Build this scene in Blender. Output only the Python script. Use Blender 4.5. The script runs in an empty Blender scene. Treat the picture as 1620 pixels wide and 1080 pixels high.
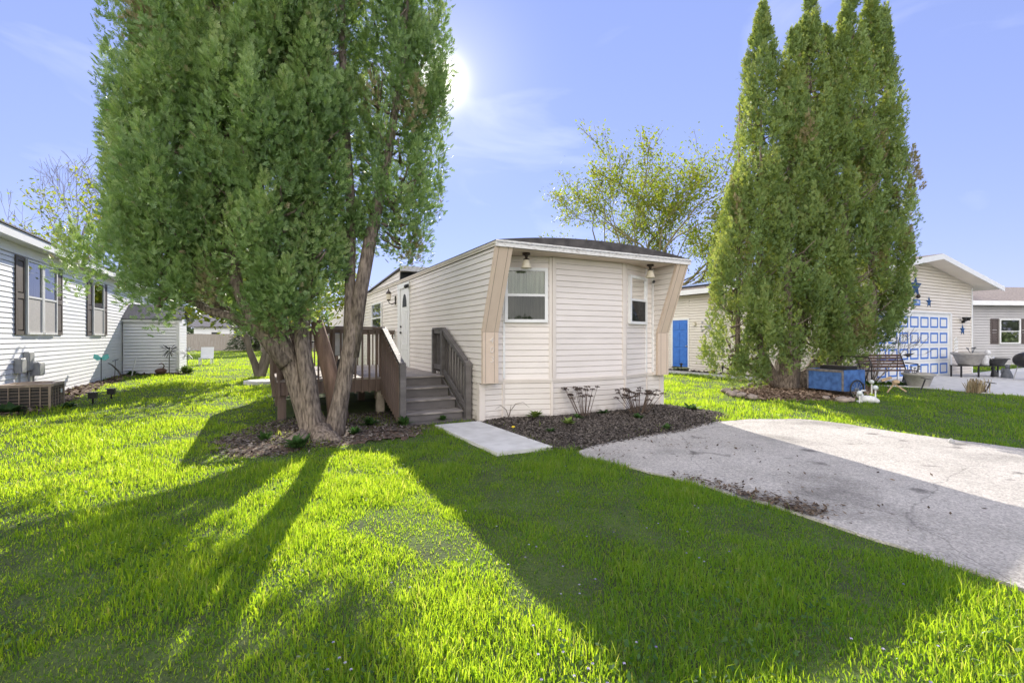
import bpy, bmesh, math, random
import numpy as np
from mathutils import Vector, Matrix, noise as mnoise

S = bpy.context.scene
COL = S.collection
R = math.radians
# ------------------------------------------------------------------ camera
F = 754.0          # focal length in photo pixels
HY = 533.0         # horizon row in the photo
EYE = 1.5
cam = bpy.data.cameras.new('camera'); cam_o = bpy.data.objects.new('camera', cam)
COL.objects.link(cam_o); S.camera = cam_o
cam.sensor_width = 36; cam.lens = 36*F/1620; cam.shift_y = -(540-HY)/1620
cam.clip_start = .05; cam.clip_end = 4000
cam_o.location = (0, 0, EYE); cam_o.rotation_euler = (R(90), 0, 0)
# ------------------------------------------------------------------ sky, sun, exposure
SUN_EL, SUN_AZ = 28.0, -8.45
W = bpy.data.worlds.new('World'); S.world = W; W.use_nodes = True
wn, wl = W.node_tree.nodes, W.node_tree.links
sky = wn.new('ShaderNodeTexSky'); sky.sky_type = 'NISHITA'; sky.sun_disc = False
sky.sun_elevation = R(SUN_EL); sky.sun_rotation = R(SUN_AZ)
sky.dust_density = .0; sky.ozone_density = 4.0; sky.air_density = 1.0
tint = wn.new('ShaderNodeMix'); tint.data_type = 'RGBA'; tint.blend_type = 'MULTIPLY'
tint.inputs[0].default_value = 1; tint.inputs[7].default_value = (1.70, 1.72, 2.66, 1)
gm = wn.new('ShaderNodeGamma'); gm.inputs[1].default_value = .42
wl.new(sky.outputs[0], gm.inputs[0]); wl.new(gm.outputs[0], tint.inputs[6])
# cirrus wisps ahead; an unseen bright veil added behind and left as fill light
tc = wn.new('ShaderNodeTexCoord')
mp = wn.new('ShaderNodeMapping'); mp.inputs['Scale'].default_value = (2.2, 2.2, 5.0); mp.inputs['Rotation'].default_value = (.3, .5, .2)
wl.new(tc.outputs['Generated'], mp.inputs['Vector'])
nz = wn.new('ShaderNodeTexNoise'); nz.inputs['Scale'].default_value = 1.5; nz.inputs['Detail'].default_value = 7; nz.inputs['Distortion'].default_value = 1.2
wl.new(mp.outputs[0], nz.inputs['Vector'])
mr = wn.new('ShaderNodeMapRange'); mr.inputs['From Min'].default_value = .56; mr.inputs['From Max'].default_value = .85
mr.inputs['To Max'].default_value = .08
wl.new(nz.outputs[0], mr.inputs['Value'])
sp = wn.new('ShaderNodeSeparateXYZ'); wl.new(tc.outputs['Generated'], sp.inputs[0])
fill_veil = wn.new('ShaderNodeMapRange'); fill_veil.inputs['From Min'].default_value = -.05; fill_veil.inputs['From Max'].default_value = -.55
fill_veil.inputs['To Max'].default_value = 1.0
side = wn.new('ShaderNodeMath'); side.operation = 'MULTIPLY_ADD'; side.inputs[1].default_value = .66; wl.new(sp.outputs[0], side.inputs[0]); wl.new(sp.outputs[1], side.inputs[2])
wl.new(side.outputs[0], fill_veil.inputs['Value'])
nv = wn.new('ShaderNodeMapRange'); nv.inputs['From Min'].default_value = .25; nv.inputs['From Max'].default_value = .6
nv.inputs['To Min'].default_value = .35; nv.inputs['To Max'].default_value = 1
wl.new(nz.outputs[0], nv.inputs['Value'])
m1 = wn.new('ShaderNodeMath'); m1.operation = 'MULTIPLY'; wl.new(fill_veil.outputs[0], m1.inputs[0]); wl.new(nv.outputs[0], m1.inputs[1])
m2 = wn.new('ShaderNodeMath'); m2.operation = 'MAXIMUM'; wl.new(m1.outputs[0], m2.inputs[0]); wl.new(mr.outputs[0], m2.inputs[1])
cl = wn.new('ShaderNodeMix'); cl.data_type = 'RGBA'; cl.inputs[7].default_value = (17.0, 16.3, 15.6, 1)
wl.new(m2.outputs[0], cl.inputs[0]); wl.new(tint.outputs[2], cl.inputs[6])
# the sun's small aureole in the thin cloud
dt = wn.new('ShaderNodeVectorMath'); dt.operation = 'DOT_PRODUCT'; wl.new(tc.outputs['Generated'], dt.inputs[0])
dt.inputs[1].default_value = (math.sin(R(SUN_AZ))*math.cos(R(SUN_EL)), math.cos(R(SUN_AZ))*math.cos(R(SUN_EL)), math.sin(R(SUN_EL)))
pw = wn.new('ShaderNodeMath'); pw.operation = 'POWER'; pw.inputs[1].default_value = 1500; wl.new(dt.outputs['Value'], pw.inputs[0])
pw2 = wn.new('ShaderNodeMath'); pw2.operation = 'POWER'; pw2.inputs[1].default_value = 130; wl.new(dt.outputs['Value'], pw2.inputs[0])
pws = wn.new('ShaderNodeMath'); pws.operation = 'MULTIPLY_ADD'; pws.inputs[1].default_value = .15; pws.use_clamp = True; wl.new(pw2.outputs[0], pws.inputs[0]); wl.new(pw.outputs[0], pws.inputs[2])
au = wn.new('ShaderNodeMix'); au.data_type = 'RGBA'; au.inputs[7].default_value = (13, 12.4, 11, 1); wl.new(pws.outputs[0], au.inputs[0]); wl.new(cl.outputs[2], au.inputs[6])
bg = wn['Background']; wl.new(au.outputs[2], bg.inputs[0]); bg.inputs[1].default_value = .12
sun = bpy.data.lights.new('sun', 'SUN'); sun_o = bpy.data.objects.new('sun', sun); COL.objects.link(sun_o)
sun.energy = 5.0; sun.angle = R(.5); sun.color = (1, .93, .82)
sd = Vector((math.sin(R(SUN_AZ))*math.cos(R(SUN_EL)), math.cos(R(SUN_AZ))*math.cos(R(SUN_EL)), math.sin(R(SUN_EL))))
sun_o.rotation_euler = (-sd).to_track_quat('-Z', 'Y').to_euler(); sun_o.location = sd*60
S.view_settings.view_transform = 'Standard'; S.view_settings.look = 'None'
S.view_settings.exposure = .70; S.view_settings.gamma = 1
S.cycles.max_bounces = 8; S.cycles.transparent_max_bounces = 12
try: S.cycles.use_denoising = True; S.cycles.denoising_prefilter = 'NONE'
except Exception: pass

# ------------------------------------------------------------------ frames: all lots are parallel to the mobile home
YAW = R(27.6); CA, SA = math.cos(YAW), math.sin(YAW); OX, OY = -.55, 8.29
def loc(u, w, z=0): return Vector((OX+CA*u-SA*w, OY+SA*u+CA*w, z))
def toloc(x, y): x -= OX; y -= OY; return (CA*x+SA*y, -SA*x+CA*y)
def at(px, py, Y): return Vector(((px-810)/F*Y, Y, EYE+(HY-py)/F*Y))
def gr(px, py): return at(px, py, EYE*F/(py-HY))

# ------------------------------------------------------------------ materials
def mat(name, c1, c2=None, scale=6, rough=.6, bump=0, bscale=40, stretch=(1, 1, 1), metal=0, spec=.4, detail=5, lo=.35, hi=.65):
    m = bpy.data.materials.new(name); m.use_nodes = True
    n, l = m.node_tree.nodes, m.node_tree.links
    p = n['Principled BSDF']; p.inputs['Roughness'].default_value = rough; p.inputs['Metallic'].default_value = metal
    p.inputs['Specular IOR Level'].default_value = spec
    t = n.new('ShaderNodeTexCoord'); mp = n.new('ShaderNodeMapping'); mp.inputs['Scale'].default_value = stretch
    l.new(t.outputs['Object'], mp.inputs[0])
    if c2 is None: c2 = tuple(x*.86 for x in c1)
    z = n.new('ShaderNodeTexNoise'); z.inputs['Scale'].default_value = scale; z.inputs['Detail'].default_value = detail
    l.new(mp.outputs[0], z.inputs['Vector'])
    r = n.new('ShaderNodeValToRGB'); r.color_ramp.elements[0].position = lo; r.color_ramp.elements[1].position = hi
    r.color_ramp.elements[0].color = (*c2, 1); r.color_ramp.elements[1].color = (*c1, 1)
    l.new(z.outputs[0], r.inputs[0]); l.new(r.outputs[0], p.inputs['Base Color'])
    if bump:
        z2 = n.new('ShaderNodeTexNoise'); z2.inputs['Scale'].default_value = bscale; z2.inputs['Detail'].default_value = 4
        l.new(mp.outputs[0], z2.inputs['Vector'])
        b = n.new('ShaderNodeBump'); b.inputs['Strength'].default_value = bump; b.inputs['Distance'].default_value = .02
        l.new(z2.outputs[0], b.inputs['Height']); l.new(b.outputs[0], p.inputs['Normal'])
    return m
def leafmat(name, cols, trans=.45, rough=.55, tcol=None, spec=.25):
    m = bpy.data.materials.new(name); m.use_nodes = True
    n, l = m.node_tree.nodes, m.node_tree.links
    p = n['Principled BSDF']; p.inputs['Roughness'].default_value = rough; p.inputs['Specular IOR Level'].default_value = spec
    a = n.new('ShaderNodeAttribute'); a.attribute_name = 'rnd'
    def ramp(cs):
        r = n.new('ShaderNodeValToRGB'); e = r.color_ramp.elements
        while len(e) < len(cs): e.new(.5)
        for i, c in enumerate(cs): e[i].position = i/(len(cs)-1); e[i].color = (*c, 1)
        l.new(a.outputs['Fac'], r.inputs[0]); return r
    r = ramp(cols); r2 = ramp(tcol or cols)
    l.new(r.outputs[0], p.inputs['Base Color'])
    tr = n.new('ShaderNodeBsdfTranslucent'); l.new(r2.outputs[0], tr.inputs[0])
    mx = n.new('ShaderNodeMixShader'); mx.inputs[0].default_value = trans
    l.new(p.outputs[0], mx.inputs[1]); l.new(tr.outputs[0], mx.inputs[2]); l.new(mx.outputs[0], n['Material Output'].inputs[0])
    return m
def glassmat(name, see, base=(.03, .035, .04), refl=1.0, ior=1.75):
    m = bpy.data.materials.new(name); m.use_nodes = True
    n, l = m.node_tree.nodes, m.node_tree.links
    t = n.new('ShaderNodeBsdfTransparent'); t.inputs[0].default_value = (*see, 1)
    g = n.new('ShaderNodeBsdfGlossy'); g.inputs['Roughness'].default_value = .02; g.inputs[0].default_value = (refl, refl, refl, 1)
    f = n.new('ShaderNodeFresnel'); f.inputs[0].default_value = ior
    mx = n.new('ShaderNodeMixShader'); l.new(f.outputs[0], mx.inputs[0]); l.new(t.outputs[0], mx.inputs[1]); l.new(g.outputs[0], mx.inputs[2])
    l.new(mx.outputs[0], n['Material Output'].inputs[0]); return m

M = {}
M['cream'] = mat('cream_vinyl', (.84, .775, .71), (.76, .70, .635), scale=1.0, rough=.45, bump=.08, bscale=60, stretch=(1, 1, 3))
M['tan'] = mat('tan_board', (.70, .565, .44), (.665, .535, .415), scale=3, rough=.6, bump=.15, bscale=30, stretch=(4, 4, 1))
M['trim'] = mat('cream_trim', (.78, .71, .63), (.72, .65, .57), scale=3, rough=.5)
M['white'] = mat('white_paint', (.82, .82, .80), (.77, .77, .75), scale=4, rough=.4)
M['fascia'] = mat('weathered_white', (.80, .78, .74), (.52, .47, .42), scale=14, rough=.55, lo=.28, hi=.5, stretch=(1, 1, 4))
M['roofdark'] = mat('dark_roll_roofing', (.115, .105, .10), (.06, .055, .055), scale=5, rough=.9, bump=.5, bscale=90)
M['soffit'] = mat('soffit_board', (.66, .55, .44), (.60, .50, .40), scale=3, rough=.6)
M['skirt'] = mat('skirting_vinyl', (.80, .74, .67), (.72, .66, .59), scale=1.0, rough=.5, stretch=(1, 1, 3))
_n, _l = M['skirt'].node_tree.nodes, M['skirt'].node_tree.links
_p = _n['Principled BSDF']; _b = _p.inputs['Base Color'].links[0].from_socket; _t = _n.new('ShaderNodeTexCoord'); _s = _n.new('ShaderNodeSeparateXYZ'); _l.new(_t.outputs['Object'], _s.inputs[0])
_z = _n.new('ShaderNodeTexNoise'); _z.inputs['Scale'].default_value = 9; _z.inputs['Detail'].default_value = 6; _l.new(_t.outputs['Object'], _z.inputs['Vector'])
_m = _n.new('ShaderNodeMath'); _m.operation = 'MULTIPLY_ADD'; _m.inputs[1].default_value = .45; _m.inputs[2].default_value = -.16; _l.new(_z.outputs[0], _m.inputs[0])
_d = _n.new('ShaderNodeMath'); _d.operation = 'SUBTRACT'; _l.new(_m.outputs[0], _d.inputs[0]); _l.new(_s.outputs[2], _d.inputs[1])
_r = _n.new('ShaderNodeMapRange'); _r.inputs['From Min'].default_value = -.12; _r.inputs['From Max'].default_value = .12; _r.inputs['To Max'].default_value = .62; _l.new(_d.outputs[0], _r.inputs['Value'])
_x = _n.new('ShaderNodeMix'); _x.data_type = 'RGBA'; _x.inputs[7].default_value = (.30, .24, .19, 1); _l.new(_r.outputs[0], _x.inputs[0]); _l.new(_b, _x.inputs[6]); _l.new(_x.outputs[2], _p.inputs['Base Color'])
M['whitevinyl'] = mat('white_vinyl', (.88, .88, .89), (.83, .84, .85), scale=1.4, rough=.42, bump=.06, bscale=50, stretch=(1, 1, 3))
M['greyvinyl'] = mat('grey_vinyl', (.55, .53, .52), (.50, .485, .475), scale=1.4, rough=.5)
M['garvinyl'] = mat('pale_vinyl', (.78, .72, .63), (.72, .66, .57), scale=1.3, rough=.45, stretch=(1, 1, 3))
M['deck'] = mat('painted_deck_brown', (.21, .148, .115), (.13, .092, .073), scale=9, rough=.65, bump=.3, bscale=50, stretch=(1, 1, .15))
M['deckgrey'] = mat('painted_stair_grey', (.16, .145, .14), (.105, .095, .09), scale=8, rough=.55, bump=.2, bscale=40, stretch=(.3, 1, 1))
M['deckworn'] = mat('worn_tread', (.36, .32, .29), (.15, .135, .125), scale=7, rough=.65, bump=.2, bscale=40, stretch=(.5, 2, 1))
M['deckfloor'] = mat('weathered_boards', (.42, .37, .33), (.27, .23, .20), scale=5, rough=.75, bump=.3, bscale=40, stretch=(.2, 3, 1))
M['concrete'] = mat('pale_concrete', (.64, .63, .61), (.53, .52, .50), scale=5, rough=.85, bump=.25, bscale=120)
M['block'] = mat('concrete_block', (.50, .43, .34), (.38, .32, .25), scale=9, rough=.9, bump=.5, bscale=80)
M['shutter'] = mat('brown_shutter', (.115, .09, .08), (.085, .067, .06), scale=20, rough=.5, stretch=(1, 1, .2), bump=.1)
M['shingle'] = mat('grey_shingle', (.20, .19, .20), (.12, .115, .12), scale=14, rough=.9, bump=.6, bscale=60)
M['shingle_tan'] = mat('tan_shingle', (.32, .27, .24), (.20, .17, .155), scale=12, rough=.9, bump=.6, bscale=60)
M['blue'] = mat('blue_paint', (.055, .20, .62), (.045, .165, .54), scale=8, rough=.45)
M['bluecart'] = mat('worn_blue_paint', (.07, .165, .42), (.035, .085, .24), scale=9, rough=.55, bump=.15)
M['bluemetal'] = mat('blue_tin', (.03, .10, .26), (.02, .065, .17), scale=12, rough=.4, metal=.3)
M['black'] = mat('black_metal', (.022, .021, .022), (.015, .014, .015), scale=20, rough=.45)
M['rubber'] = mat('black_rubber', (.02, .02, .02), (.03, .03, .03), scale=20, rough=.8)
M['steel'] = mat('grey_metal', (.42, .42, .42), (.35, .35, .35), scale=9, rough=.4, metal=.6)
M['greybox'] = mat('grey_utility_box', (.42, .42, .41), (.36, .36, .355), scale=9, rough=.5)
M['acbrown'] = mat('faded_tan_metal', (.40, .31, .23), (.32, .24, .18), scale=12, rough=.6)
M['acdark'] = mat('dark_coil', (.07, .06, .055), (.045, .04, .036), scale=60, rough=.6, stretch=(1, 1, .1))
M['bark'] = mat('cedar_bark', (.30, .24, .19), (.085, .065, .052), scale=22, rough=.92, bump=1.0, bscale=34, stretch=(1.5, 1.5, .34), lo=.34, hi=.64, detail=10)
M['barkred'] = mat('peeled_red_bark', (.30, .205, .155), (.13, .088, .068), scale=9, rough=.9, bump=.8, bscale=24, stretch=(1.5, 1.5, .2))
M['barkgrey'] = mat('grey_bark', (.22, .185, .15), (.12, .10, .08), scale=5, rough=.9, bump=.6, bscale=14, stretch=(1, 1, .4))
M['barkmoss'] = mat('mossy_bark', (.26, .24, .10), (.15, .125, .085), scale=2.5, rough=.9, bump=.5, bscale=12, stretch=(1, 1, .5))
M['mulch'] = mat('dark_mulch', (.125, .102, .085), (.055, .046, .04), scale=30, rough=.95, bump=1, bscale=70)
M['mulchtan'] = mat('dry_mulch', (.27, .19, .13), (.13, .09, .062), scale=24, rough=.95, bump=1, bscale=60)
M['dirt'] = mat('brown_dirt', (.16, .105, .075), (.085, .057, .042), scale=12, rough=.95, bump=.8, bscale=40)
M['chips'] = leafmat('bark_chips', [(.045, .038, .033), (.10, .083, .07), (.22, .19, .165)], trans=.02, rough=.9)
M['chipstan'] = leafmat('tan_chips', [(.10, .065, .045), (.24, .165, .11), (.36, .27, .20)], trans=.02, rough=.9)
M['litter'] = leafmat('dead_leaves', [(.05, .035, .025), (.13, .09, .06), (.24, .19, .14)], trans=.15, rough=.8)
M['rock'] = mat('garden_rock', (.38, .31, .26), (.22, .18, .155), scale=7, rough=.9, bump=.5, bscale=20)
M['glass'] = glassmat('window_glass', (.8, .83, .82))
M['brightglass'] = glassmat('bright_glass', (.55, .58, .58), refl=1.0, ior=2.6)
M['screen'] = glassmat('screened_glass', (.38, .40, .40), refl=.55)
M['curtain'] = mat('sage_reflection_drape', (.36, .40, .27), (.20, .24, .15), scale=6, rough=.9, stretch=(5, 5, .25))  # sage streaks put the reflected green trees into the cloth's colour
M['curtaingrey'] = mat('grey_curtain', (.42, .42, .42), (.25, .26, .27), scale=6, rough=.9, stretch=(6, 6, .2))
M['screengrey'] = mat('window_screen', (.42, .40, .39), (.35, .34, .33), scale=30, rough=.7)
M['darkroom'] = mat('dark_room', (.05, .055, .06), (.035, .04, .042), scale=3, rough=.8)
M['frosted'] = mat('frosted_glass', (.78, .72, .58), (.70, .62, .46), scale=20, rough=.35)
M['pot'] = mat('grey_resin_pot', (.42, .40, .37), (.34, .32, .30), scale=12, rough=.7, bump=.2)
M['potdark'] = mat('dark_resin_pot', (.10, .10, .10), (.07, .07, .07), scale=12, rough=.7)
M['statue'] = mat('white_plaster', (.70, .70, .70), (.55, .55, .56), scale=14, rough=.6)
M['statuegrey'] = mat('grey_cast_stone', (.14, .15, .17), (.09, .095, .11), scale=14, rough=.7)
M['benchwood'] = mat('rusty_brown_slat', (.17, .09, .06), (.09, .05, .035), scale=10, rough=.6, stretch=(.3, 2, 2))
M['rawwood'] = mat('bare_wood', (.55, .40, .26), (.40, .28, .18), scale=10, rough=.7, stretch=(.4, 2, 2))
M['panelblue'] = mat('pale_blue_metal', (.33, .42, .62), (.28, .36, .55), scale=3, rough=.35)
M['teal'] = mat('teal_glass', (.15, .55, .50), (.10, .42, .40), scale=8, rough=.2)
M['fencewood'] = mat('pale_fence', (.42, .37, .33), (.33, .29, .26), scale=6, rough=.8, stretch=(3, 3, .3))
M['lilac'] = leafmat('violet_petals', [(.25, .21, .46), (.38, .33, .60), (.55, .52, .66)], trans=.3)
M['yellow'] = mat('yellow_petal', (.85, .65, .04), (.8, .55, .03), scale=10, rough=.6)
M['grass'] = leafmat('grass_blades', [(.018, .075, .028), (.032, .11, .038), (.055, .15, .05), (.16, .18, .08)],
                     tcol=[(.25, .44, .014), (.42, .62, .018), (.58, .74, .028), (.78, .76, .15)], trans=.70, rough=.34, spec=.5)
M['cedar'] = leafmat('cedar_sprays', [(.15, .245, .10), (.21, .325, .12), (.285, .41, .145), (.37, .47, .18), (.34, .26, .165)],
                     tcol=[(.17, .29, .06), (.24, .39, .08), (.32, .46, .09), (.38, .50, .11), (.30, .22, .11)], trans=.35, rough=.45, spec=.45)
M['arbor'] = leafmat('arborvitae_sprays', [(.15, .235, .095), (.20, .30, .115), (.25, .355, .13), (.31, .39, .15), (.32, .25, .15)],
                     tcol=[(.22, .29, .04), (.31, .38, .05), (.40, .45, .06), (.46, .47, .08), (.32, .25, .09)], trans=.46, rough=.5, spec=.4)
M['spring'] = leafmat('spring_leaves', [(.10, .14, .02), (.14, .17, .025), (.18, .18, .03)],
                      tcol=[(.28, .40, .03), (.38, .48, .04), (.50, .48, .06)], trans=.5)
M['farleaf'] = leafmat('distant_leaves', [(.06, .09, .04), (.09, .12, .05), (.13, .15, .07)], trans=.4)
M['pinkleaf'] = leafmat('pink_buds', [(.36, .20, .15), (.46, .30, .22), (.5, .38, .30)], trans=.45)
M['hosta'] = leafmat('hosta_leaves', [(.10, .20, .03), (.16, .26, .04), (.30, .36, .10)], trans=.4)
M['weed'] = leafmat('weed_leaves', [(.04, .10, .025), (.06, .13, .03), (.09, .16, .04)], trans=.4)
M['drystem'] = leafmat('dry_stems', [(.06, .04, .032), (.10, .07, .055), (.15, .11, .085)], trans=.05)
M['drygrass'] = leafmat('dry_grass', [(.25, .18, .10), (.36, .28, .17), (.45, .38, .26)], trans=.3)

# ------------------------------------------------------------------ mesh helpers
OFF = {}
class MB:
    def __init__(s): s.v = []; s.f = []
    def face(s, *pts):
        i = len(s.v); s.v += [tuple(p) for p in pts]; s.f.append(tuple(range(i, i+len(pts)))); return s
    def box(s, x0, x1, y0, y1, z0, z1):
        i = len(s.v)
        s.v += [(x0, y0, z0), (x1, y0, z0), (x1, y1, z0), (x0, y1, z0), (x0, y0, z1), (x1, y0, z1), (x1, y1, z1), (x0, y1, z1)]
        s.f += [tuple(i+k for k in q) for q in ((0, 3, 2, 1), (4, 5, 6, 7), (0, 1, 5, 4), (1, 2, 6, 5), (2, 3, 7, 6), (3, 0, 4, 7))]
        return s
    def bar(s, a, b, w, h, up=(0, 0, 1)):
        a, b = Vector(a), Vector(b); d = (b-a).normalized(); sd = d.cross(Vector(up))
        if sd.length < 1e-4: sd = d.cross(Vector((1, 0, 0)))
        sd.normalize(); u = sd.cross(d); i = len(s.v)
        for p in (a, b):
            for q in ((-1, -1), (1, -1), (1, 1), (-1, 1)): s.v.append(tuple(p+sd*q[0]*w/2+u*q[1]*h/2))
        s.f += [tuple(i+k for k in q) for q in ((3, 2, 1, 0), (4, 5, 6, 7), (0, 1, 5, 4), (1, 2, 6, 5), (2, 3, 7, 6), (3, 0, 4, 7))]
        return s
    def tube(s, pts, rad, n=8, flute=0, seed=0, caps=True):
        pts = [Vector(p) for p in pts]
        if not hasattr(rad, '__len__'): rad = [rad]*len(pts)
        i0 = len(s.v); ref = None
        for k, p in enumerate(pts):
            d = (pts[min(k+1, len(pts)-1)]-pts[max(k-1, 0)])
            d = d.normalized() if d.length > 1e-9 else Vector((0, 0, 1))
            if ref is None: ref = d.orthogonal().normalized()
            ref = (ref-d*ref.dot(d)); ref = ref.normalized() if ref.length > 1e-6 else d.orthogonal().normalized()
            b = d.cross(ref)
            for j in range(n):
                a = 2*math.pi*j/n; r = rad[k]
                if flute:
                    q = p+(ref*math.cos(a)+b*math.sin(a))*r
                    r *= 1+flute*(mnoise.noise(Vector((q.x*5+seed, q.y*5, q.z*1.1)))*1.0+.6*mnoise.noise(Vector((q.x*13, q.y*13+seed, q.z*3.5))))
                s.v.append(tuple(p+(ref*math.cos(a)+b*math.sin(a))*r))
        for k in range(len(pts)-1):
            for j in range(n):
                a = i0+k*n+j; b = i0+k*n+(j+1) % n
                s.f.append((a, b, b+n, a+n))
        if caps:
            s.f.append(tuple(i0+j for j in range(n))[::-1]); e = i0+(len(pts)-1)*n; s.f.append(tuple(e+j for j in range(n)))
        return s
    def lathe(s, prof, c=(0, 0, 0), n=20, rib=0, sx=1, sy=1):
        i0 = len(s.v)
        for r, z in prof:
            for j in range(n):
                a = 2*math.pi*j/n; q = r*(1+(rib if j % 2 else 0)); s.v.append((c[0]+q*math.cos(a)*sx, c[1]+q*math.sin(a)*sy, c[2]+z))
        for k in range(len(prof)-1):
            for j in range(n):
                a = i0+k*n+j; b = i0+k*n+(j+1) % n; s.f.append((a, b, b+n, a+n))
        return s
    def prism(s, poly, fa, fb):
        """poly: list of 2D points, fa / fb map a 2D point to 3D at either end"""
        n = len(poly); i = len(s.v); s.v += [tuple(fa(p)) for p in poly]+[tuple(fb(p)) for p in poly]
        s.f.append(tuple(range(i, i+n))[::-1]); s.f.append(tuple(range(i+n, i+2*n)))
        for k in range(n): s.f.append((i+k, i+(k+1) % n, i+n+(k+1) % n, i+n+k))
        return s
    def blob(s, c, rx, ry, rz, seed=0, amp=.25, sub=2, fr=1.6):
        bm = bmesh.new(); bmesh.ops.create_icosphere(bm, subdivisions=sub, radius=1); i = len(s.v)
        for v in bm.verts:
            k = 1+amp*mnoise.noise(v.co*fr+Vector((seed*3.1, seed*1.7, 0))); s.v.append((c[0]+v.co.x*rx*k, c[1]+v.co.y*ry*k, c[2]+v.co.z*rz*k))
        s.f += [tuple(i+v.index for v in f.verts) for f in bm.faces]; bm.free(); return s
    def build(s, name, m, parent=None, smooth=False, bevel=0):
        me = bpy.data.meshes.new(name); off = OFF.get(parent.name, Vector()) if parent else Vector()
        me.from_pydata([(v[0]-off.x, v[1]-off.y, v[2]-off.z) for v in s.v], [], s.f); me.update()
        bm = bmesh.new(); bm.from_mesh(me); bmesh.ops.recalc_face_normals(bm, faces=bm.faces[:])
        if bevel:
            bmesh.ops.remove_doubles(bm, verts=bm.verts[:], dist=1e-5)
            bmesh.ops.bevel(bm, geom=[e for e in bm.edges if e.is_manifold and e.calc_face_angle(0) > .6], offset=bevel, segments=1, affect='EDGES')
        bm.to_mesh(me); bm.free()
        o = bpy.data.objects.new(name, me); COL.objects.link(o); me.materials.append(M[m] if isinstance(m, str) else m)
        if smooth: me.polygons.foreach_set('use_smooth', [True]*len(me.polygons))
        if parent: o.parent = parent; OFF[o.name] = off
        return o
def tag(o, label=None, cat=None, group=None, kind=None):
    for k, v in (('label', label), ('category', cat), ('group', group), ('kind', kind)):
        if v: o[k] = v
    return o
def thing(name, label, cat, u=None, w=None, z=0, p=None, rot=None, group=None):
    """Empty at the thing's base. (u,w): a base in the lot frame, parts drawn in lot coordinates; p: a world base, parts drawn around it"""
    o = bpy.data.objects.new(name, None); COL.objects.link(o); o.empty_display_size = .2
    if p is None:
        o.location = loc(u, w, z); o.rotation_euler = (0, 0, YAW); OFF[o.name] = Vector((u, w, z))
    else:
        o.location = p; o.rotation_euler = (0, 0, rot or 0); OFF[o.name] = Vector()
    return tag(o, label, cat, group)
def children_of(o): return [c for c in bpy.data.objects if c.parent == o]
def copy_thing(o, location, rotz=None, label=None):
    kids = {}
    for c in bpy.data.objects:
        if c.parent: kids.setdefault(c.parent.name, []).append(c)
    def cp(x, par):
        n = x.copy(); COL.objects.link(n)
        if par: n.parent = par
        for k in kids.get(x.name, []): cp(k, n)
        return n
    n = cp(o, None); n.location = location
    if rotz is not None: n.rotation_euler = (0, 0, rotz)
    if label: n['label'] = label
    return n
def npmesh(name, v, f, m, parent=None, rnd=None, local=True):
    """numpy verts (N,3), faces (M,k) -> one object; rnd: per-face value"""
    me = bpy.data.meshes.new(name); v = np.asarray(v, np.float32); f = np.asarray(f, np.int32); k = f.shape[1]
    if parent and local:
        mw = Matrix.Translation(parent.location) @ parent.rotation_euler.to_matrix().to_4x4(); mi = np.array(mw.inverted(), np.float32)
        v = v @ mi[:3, :3].T+mi[:3, 3]
    me.vertices.add(len(v)); me.vertices.foreach_set('co', v.ravel())
    me.loops.add(f.size); me.loops.foreach_set('vertex_index', f.ravel())
    me.polygons.add(len(f)); me.polygons.foreach_set('loop_start', np.arange(0, f.size, k, dtype=np.int32))
    me.update(calc_edges=True)
    if rnd is not None:
        a = me.attributes.new('rnd', 'FLOAT', 'FACE'); a.data.foreach_set('value', np.asarray(rnd, np.float32))
    me.materials.append(M[m] if isinstance(m, str) else m)
    o = bpy.data.objects.new(name, me); COL.objects.link(o)
    if parent: o.parent = parent
    return o
def inside(poly, x, y):
    poly = np.asarray(poly); r = np.zeros(x.shape, bool); n = len(poly); j = n-1
    for i in range(n):
        xi, yi = poly[i]; xj, yj = poly[j]
        c = ((yi > y) != (yj > y)) & (x < (xj-xi)*(y-yi)/(yj-yi+1e-12)+xi); r ^= c; j = i
    return r
def pdist(poly, x, y):
    poly = np.asarray(poly, float); d = np.full(x.shape, 1e9); n = len(poly)
    for i in range(n):
        a, b = poly[i], poly[(i+1) % n]; ab = b-a; t = np.clip(((x-a[0])*ab[0]+(y-a[1])*ab[1])/(ab@ab+1e-12), 0, 1)
        d = np.minimum(d, np.hypot(x-a[0]-t*ab[0], y-a[1]-t*ab[1]))
    return np.where(inside(poly, x, y), -d, d)
def siding(mb, o, d, n, z0, z1, a0, a1, e=.105, t=.015, gw=.010, gd=.008):
    """lapped boards on a vertical plane; a0 / a1: ends along d, numbers or functions of height"""
    f0 = a0 if callable(a0) else (lambda z: a0); f1 = a1 if callable(a1) else (lambda z: a1)
    P = lambda s, q, z: (o[0]+d[0]*s+n[0]*q, o[1]+d[1]*s+n[1]*q, z)
    z = z0
    while z < z1-.01:
        zt = min(z+e, z1); g = min(gw, (zt-z)*.4)
        prof = [(-gd+.002, z), (t, z), (t, z+.004), (.005, zt-g), (-gd, zt-g+.002), (-gd, zt)]
        for (q0, h0), (q1, h1) in zip(prof, prof[1:]):
            mb.face(P(f0(h0), q0, h0), P(f1(h0), q0, h0), P(f1(h1), q1, h1), P(f0(h1), q1, h1))
        z = zt
    return mb
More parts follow.
